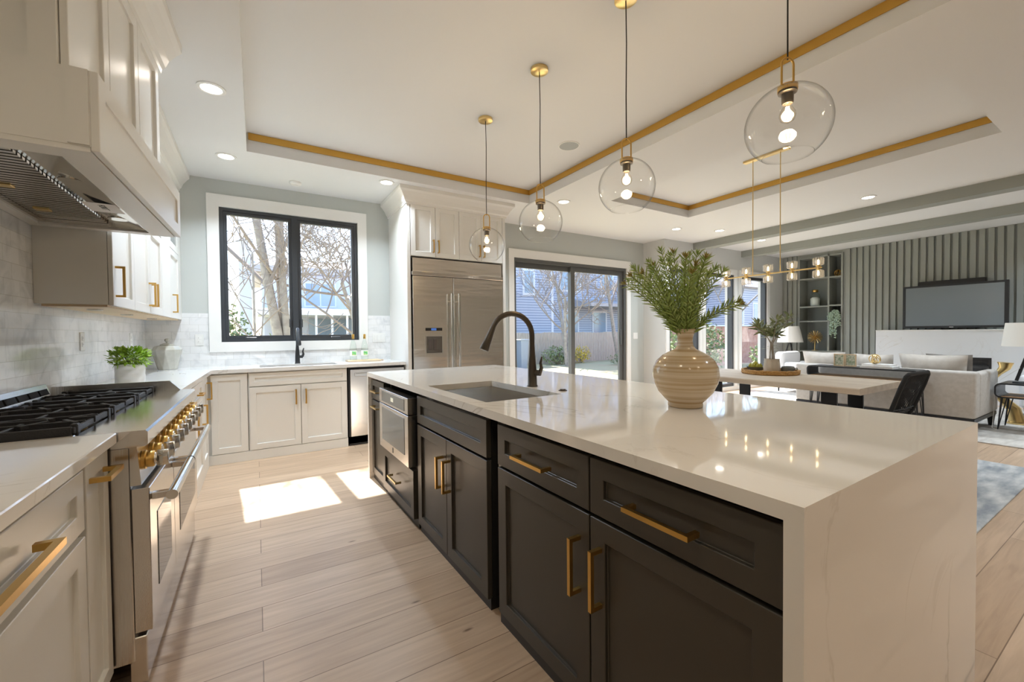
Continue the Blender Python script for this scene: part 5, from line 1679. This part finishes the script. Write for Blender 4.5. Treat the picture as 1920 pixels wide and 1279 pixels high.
# on the console
cz = .752
t = thing('picture_frame', 'hinged double wooden picture frame with leafy photographs on the console', 'picture frame', (6.85, 2.47, cz))
for y0, y1, dx in ((2.475, 2.60, .0), (2.345, 2.470, .0)):
    g = G(); f = .012; z0, z1 = cz, cz + .165
    xa, xb = 6.83, 6.846
    g.box(xa, xb, y0, y1, z0, z0 + f).box(xa, xb, y0, y1, z1 - f, z1).box(xa, xb, y0, y0 + f, z0 + f, z1 - f).box(xa, xb, y1 - f, y1, z0 + f, z1 - f)
    w = obj('frame', g, 'woodpale', t)
    obj('photograph', G().box(xa + .006, xb - .002, y0 + f, y1 - f, z0 + f, z1 - f), 'photo', w)
for k, (lab, z) in enumerate((('lower of the two white books lying on the console', cz), ('upper of the two white books lying on the console, under the wire orb', cz + .026))):
    t = thing('book', lab, 'book', (6.80, 2.10, z), 'books on the console')
    y0, y1 = (1.93, 2.265) if k == 0 else (1.955, 2.25)
    obj('pages', G().box(6.70 + k * .01, 6.925, y0 + .004, y1 - .004, z + .003, z + .022), 'paper', t)
    obj('cover', G().box(6.698 + k * .01, 6.93, y0, y1, z, z + .003).box(6.698 + k * .01, 6.93, y0, y1, z + .022, z + .025).box(6.926, 6.93, y0, y1, z + .003, z + .022), 'pearl' if k == 0 else 'potwhite', t)
t = thing('wire_orb', 'pale gold knotted wire orb on the white books', 'ornament', (6.81, 2.14, cz + .051))
oc = Vector((6.81, 2.14, cz + .051 + .064))
for k in range(6):
    ax = Vector((math.sin(k * 1.3), math.cos(k * 2.1), .4 * math.sin(k * 3.7))).normalized()
    u = ax.orthogonal().normalized(); w = ax.cross(u)
    obj('ring', G().tube([oc + (u * math.cos(2 * math.pi * i / 32) + w * math.sin(2 * math.pi * i / 32)) * .058 + ax * .012 * math.sin(k) for i in range(32)], .005, 8, closed=True), 'brasspale', t, 80)
# on the side table: lamp
lx, ly, lz = 7.86, 1.03, .589
t = thing('table_lamp', 'white drum table lamp with a dark leaning wooden leg on the side table', 'lamp', (lx, ly, lz))
obj('base', G().box(lx - .09, lx + .09, ly - .10, ly + .10, lz, lz + .012, .003), 'blackmetal', t)
for k, (a, b) in enumerate((((lx, ly + .08, lz + .022), (lx, ly - .02, lz + .42)), ((lx + .05, ly - .08, lz + .022), (lx, ly - .02, lz + .42)), ((lx - .05, ly - .08, lz + .022), (lx, ly - .02, lz + .42)))):
    obj('leg', G().tube([a, b], .014, 4), 'blackmetal', t)
sc = (lx, ly, 0)
obj('lamp_shade', G().lathe([(.205, 1.03), (.175, 1.312), (.171, 1.312), (.201, 1.03)], sc, 48, cap=False), 'shade', t, 60)
obj('stem', G().tube([(lx, ly - .02, lz + .40), (lx, ly, 1.2)], .008, 10), 'brasspale', t, 60)
obj('cord', G().tube([(lx - .02, ly + .05, lz + .18), (lx - .05, ly + .20, lz + .03), (lx - .12, ly + .235, lz - .05), (lx - .14, ly + .235, .25), (lx - .2, ly + .24, .03), (lx - .22, ly + .2, .02)], .003, 6), 'pearl', t, 60)
t = thing('gold_ornament', 'tall gold horn shaped floor ornament behind the side table', 'ornament', (8.36, 1.25, RZ))
obj('horn', G().tube([(8.36, 1.17, RZ + .02), (8.36, 1.20, .20), (8.36, 1.36, .40), (8.36, 1.40, .56), (8.36, 1.33, .66), (8.36, 1.28, .73), (8.36, 1.275, .80)], [.075, .06, .04, .030, .032, .052, .075], 24), 'brasspale', t, 60)
obj('foot', G().cyl((8.36, 1.17, RZ), .10, .02, seg=28), 'brasspale', t, 60)
def armchair(name, label, x, y, rot, m='whitefab', w=.72, zs=.43, zb=.80):
    t = thing(name, label, 'armchair', (x, y, RZ), None, rot, True)
    obj('seat_cushion', soft(G(), -w/2 + .1, w/2 - .1, -.30, .36, .24, zs, .05, 4), m, t, 60)
    obj('back', soft(G(), -w/2, w/2, -.40, -.22, .16, zb, .06, 4), m, t, 60)
    for s in (-1, 1):
        obj('arm', soft(G(), min(s * w/2, s * (w/2 - .12)), max(s * w/2, s * (w/2 - .12)), -.22, .34, .16, .60, .04, 4), m, t, 60)
        for yy in (-.34, .30):
            obj('leg', G().tube([(s * (w/2 - .06), yy, .16), (s * (w/2 - .06), yy, 0)], [.02, .012], 10), 'blackmetal', t, 60)
    return t
armchair('armchair', 'pale blue-white armchair beyond the side table, at the right edge of the room', 9.12, .86, R(90))
armchair('armchair', 'white armchair beside the garden windows, behind the olive tree', 9.35, 4.05, R(180))
# tripod lamp by the shelf
t = thing('side_table', 'small white round table under the tripod lamp by the garden windows', 'side table', (10.0, 4.62, 0))
obj('top', G().cyl((10.0, 4.62, .455), .24, .03, seg=36), 'trim', t, 50)
obj('pedestal', G().lathe([(.16, 0), (.16, .015), (.03, .03), (.03, .455)], (10.0, 4.62, 0), 28), 'trim', t, 50)
t = thing('table_lamp', 'tripod table lamp with a cream cone shade beside the built-in shelf', 'lamp', (10.0, 4.62, .486))
for k in range(3):
    a = R(90 + 120 * k + 20)
    obj('leg', G().tube([(10.0 + .17 * math.cos(a), 4.62 + .17 * math.sin(a), .494), (10.0 + .02 * math.cos(a), 4.62 + .02 * math.sin(a), .97)], .011, 8), 'blackmetal', t, 60)
obj('lamp_shade', G().lathe([(.245, .985), (.165, 1.335), (.161, 1.335), (.241, .985)], (10.0, 4.62, 0), 44, cap=False), 'shade', t, 60)
obj('stem', G().tube([(10.0, 4.62, .95), (10.0, 4.62, 1.2)], .008, 8), 'blackmetal', t, 60)

# --- built-in shelf
BX0, BX1 = XR - .036, XR + .33
t = thing('built_in_bookshelf', 'grey-green built-in shelf unit with two bays in the television wall', 'shelf', (XR + .1, 4.29, SH[2]))
y0, y1, z0, z1 = SH
th = .032
obj('back_panel', G().box(BX1, BX1 + .02, y0, y1, z0, z1), 'greendk', t)
obj('side_panel', G().box(BX0, BX1, y0 + .001, y0 + th, z0, z1), 'green', t)
obj('side_panel', G().box(BX0, BX1, y1 - th, y1 - .001, z0, z1), 'green', t)
ym = 4.125
obj('divider', G().box(BX0, BX1, ym - th / 2, ym + th / 2, z0, z1), 'green', t)
obj('top_panel', G().box(BX0, BX1, y0 + th, y1 - th, z1 - .03, z1 - .001), 'green', t)
obj('plinth', G().box(BX0, BX1, y0 + th, y1 - th, z0, z0 + .04), 'green', t)
SZ = (2.405, 1.78, 1.455, .79)
for z in SZ:
    obj('shelf', G().box(BX0, BX1, ym + th / 2, y1 - th, z - .03, z), 'green', t)
for z in (2.40, 1.79, 1.455, .80):
    obj('shelf', G().box(BX0, BX1, y0 + th, ym - th / 2, z - .03, z), 'green', t)
sx = XR + .12
t = thing('bottle_vase', 'clear bottle half filled with white sand and a gold stopper, on the second shelf', 'vase', (sx, 4.44, 1.78))
z = 1.781
obj('bottle', G().lathe([(.085, z + .001), (.092, z + .01), (.092, z + .23), (.075, z + .27), (.042, z + .29), (.042, z + .315)], (sx, 4.44, 0), 32, cap=False), 'bottleglass', t, 60)
obj('sand', G().lathe([(.08, z + .002), (.088, z + .012), (.088, z + .175), (.05, z + .20)], (sx, 4.44, 0), 28), 'paper', t, 60)
obj('stopper', G().lathe([(.048, z + .315), (.056, z + .325), (.056, z + .36), (.03, z + .372)], (sx, 4.44, 0), 24), 'brass', t, 60)
t = thing('starburst_sculpture', 'gold starburst on a stand on the lowest open shelf', 'ornament', (sx, 4.44, .791))
c0 = Vector((sx, 4.44, 1.09))
g = G()
for i in range(90):
    zz = 1 - 2 * (i + .5) / 90; a = i * 2.39996; rr = math.sqrt(1 - zz * zz)
    d = Vector((rr * math.cos(a), rr * math.sin(a), zz))
    g.tube([c0 + d * .015, c0 + d * .148], [.0032, .0048], 5)
obj('spikes', g, 'brasspale', t, 60)
obj('core', G().sphere(c0, .024, 16), 'brass', t, 60)
obj('stand', G().lathe([(.06, .791), (.06, .80), (.012, .806), (.010, 1.07)], (sx, 4.44, 0), 20), 'brasspale', t, 60)
t = thing('gold_ornament', 'small gold knot ornament on the top right shelf', 'ornament', (sx, 4.01, 2.40))
c0 = Vector((sx, 4.01, 2.40 + .075))
for k in range(4):
    ax = Vector((math.cos(k * .8), math.sin(k * .8), .3 * (k % 2))).normalized()
    u = ax.orthogonal().normalized(); w = ax.cross(u)
    obj('ring', G().tube([c0 + (u * math.cos(2 * math.pi * i / 28) + w * math.sin(2 * math.pi * i / 28)) * .062 for i in range(28)], .010, 8, closed=True), 'brass', t, 80)
t = thing('trailing_plant', 'blue-green trailing plant hanging over the middle right shelf edge', 'potted plant', (XR + .06, 4.0, 1.46))
# it stands on a small bracket shelf inside the right bay
sh = obj('pot', G().lathe([(.05, 1.47), (.07, 1.53), (.07, 1.60), (.062, 1.60), (.058, 1.55)], (XR + .08, 4.0, 0), 24), 'greyclay', t, 60)
r3 = random.Random(8)
gs, gl = G(), G()
for k in range(17):
    a = r3.uniform(-1.6, 1.6)
    L_ = r3.uniform(.12, .55) * (1 if abs(a) < .8 else .55)
    p0 = Vector((XR + .07, 4.0, 1.61))
    e1 = Vector((XR - .05 - .05 * math.cos(a), 4.0 + .085 * a * .8, 1.60))
    e2 = e1 + Vector((-.02, .01 * a, -L_))
    pts = [p0, p0.lerp(e1, .5) + Vector((0, 0, .05)), e1, e1.lerp(e2, .5), e2]
    gs.tube(pts, .003, 5)
    for i in range(int(8 + L_ * 60)):
        u = i / (8 + L_ * 60)
        q = pts[1].lerp(pts[2], u * 4) if u < .25 else pts[2].lerp(pts[4], (u - .25) / .75)
        v = Vector((r3.uniform(-1, .3), r3.uniform(-1, 1), r3.uniform(-.8, .8)))
        gl.leaf(q, v, Vector((-1, 0, .3)), .036, .026, .2, 2)
obj('stems', gs, 'stem', t, 60)
obj('leaves', gl, 'succulent', t, fix=False)

# --- television and fireplace
XT = XR - .30
t = thing('television', 'large flat television hung on the grey-green batten wall', 'television', (XT, 2.19, 1.26))
obj('case', G().box(XT, XT + .05, 1.545, 2.83, 1.262, 2.03, .004), 'black', t)
sc_ = obj('screen', G().box(XT - .003, XT, 1.59, 2.79, 1.30, 1.995), 'screen', t)
obj('bezel', G().box(XT - .006, XT - .0005, 1.545, 2.83, 1.262, 1.298).box(XT - .006, XT - .0005, 1.545, 2.83, 1.997, 2.03).box(XT - .006, XT - .0005, 1.545, 1.588, 1.298, 1.997).box(XT - .006, XT - .0005, 2.792, 2.83, 1.298, 1.997), 'blackmetal', t)
obj('logo', G().box(XT - .0075, XT - .006, 2.165, 2.215, 1.272, 1.282), 'pearl', t)
obj('wall_mount', G().box(XT + .05, XR - .036, 1.9, 2.5, 1.45, 1.85), 'black', t)
t = thing('sound_bar', 'slim black sound bar on the batten wall just above the television', 'speaker', (XR - .09, 2.24, 2.02))
obj('bar', G().box(XR - .12, XR - .036, 1.83, 2.66, 2.02, 2.115, .006, 2), 'black', t)
obj('end_cap', G().box(XR - .119, XR - .04, 1.826, 1.83, 2.024, 2.11), 'black', t)
obj('end_cap', G().box(XR - .119, XR - .04, 2.66, 2.664, 2.024, 2.11), 'black', t)
FX = XR - .42
t = thing('fireplace', 'long white marble fireplace block with a slot firebox under the television', 'fireplace', ((FX + XR - .036) / 2, 1.5, 0))
ya, yb, zt_ = -.9, 3.19, 1.215
fy0, fy1, fz0, fz1 = 1.73, 2.74, .42, .735
g = wall_holes(G(), 'y', ya, yb, FX, FX + .08, 0, zt_, [(fy0, fy1, fz0, fz1)])
obj('marble_face', g, mat_quartz('white_marble', (.78, .79, .80), .9), t)
obj('block', G().box(FX + .30, XR - .037, ya, yb, 0, zt_).box(FX + .08, FX + .30, ya, fy0, 0, zt_).box(FX + .08, FX + .30, fy1, yb, 0, zt_).box(FX + .08, FX + .30, fy0, fy1, fz1, zt_).box(FX + .08, FX + .30, fy0, fy1, 0, fz0), 'pearl', t)
g = G()
g.box(FX - .006, FX + .02, fy0 - .03, fy1 + .03, fz1, fz1 + .03).box(FX - .006, FX + .02, fy0 - .03, fy1 + .03, fz0 - .03, fz0).box(FX - .006, FX + .02, fy0 - .03, fy0, fz0, fz1).box(FX - .006, FX + .02, fy1, fy1 + .03, fz0, fz1)
fb = obj('firebox_trim', g, 'black', t)
obj('firebox_glass', G().box(FX + .02, FX + .03, fy0, fy1, fz0, fz1), 'darkglass', fb)
obj('cap_edge', G().box(FX - .008, FX + .3, ya, yb + .004, zt_, zt_ + .018, .003), 'trim', t)
# coffee table with a tray ornament seen over the sofa back
t = thing('coffee_table', 'low dark coffee table before the fireplace', 'table', (8.95, 2.3, RZ))
obj('top', G().box(8.6, 9.3, 1.75, 2.85, .36, .40, .006, 2), 'blackmetal', t)
for x in (8.66, 9.24):
    for y in (1.81, 2.79):
        obj('leg', G().box(x - .02, x + .02, y - .02, y + .02, RZ, .36), 'blackmetal', t)
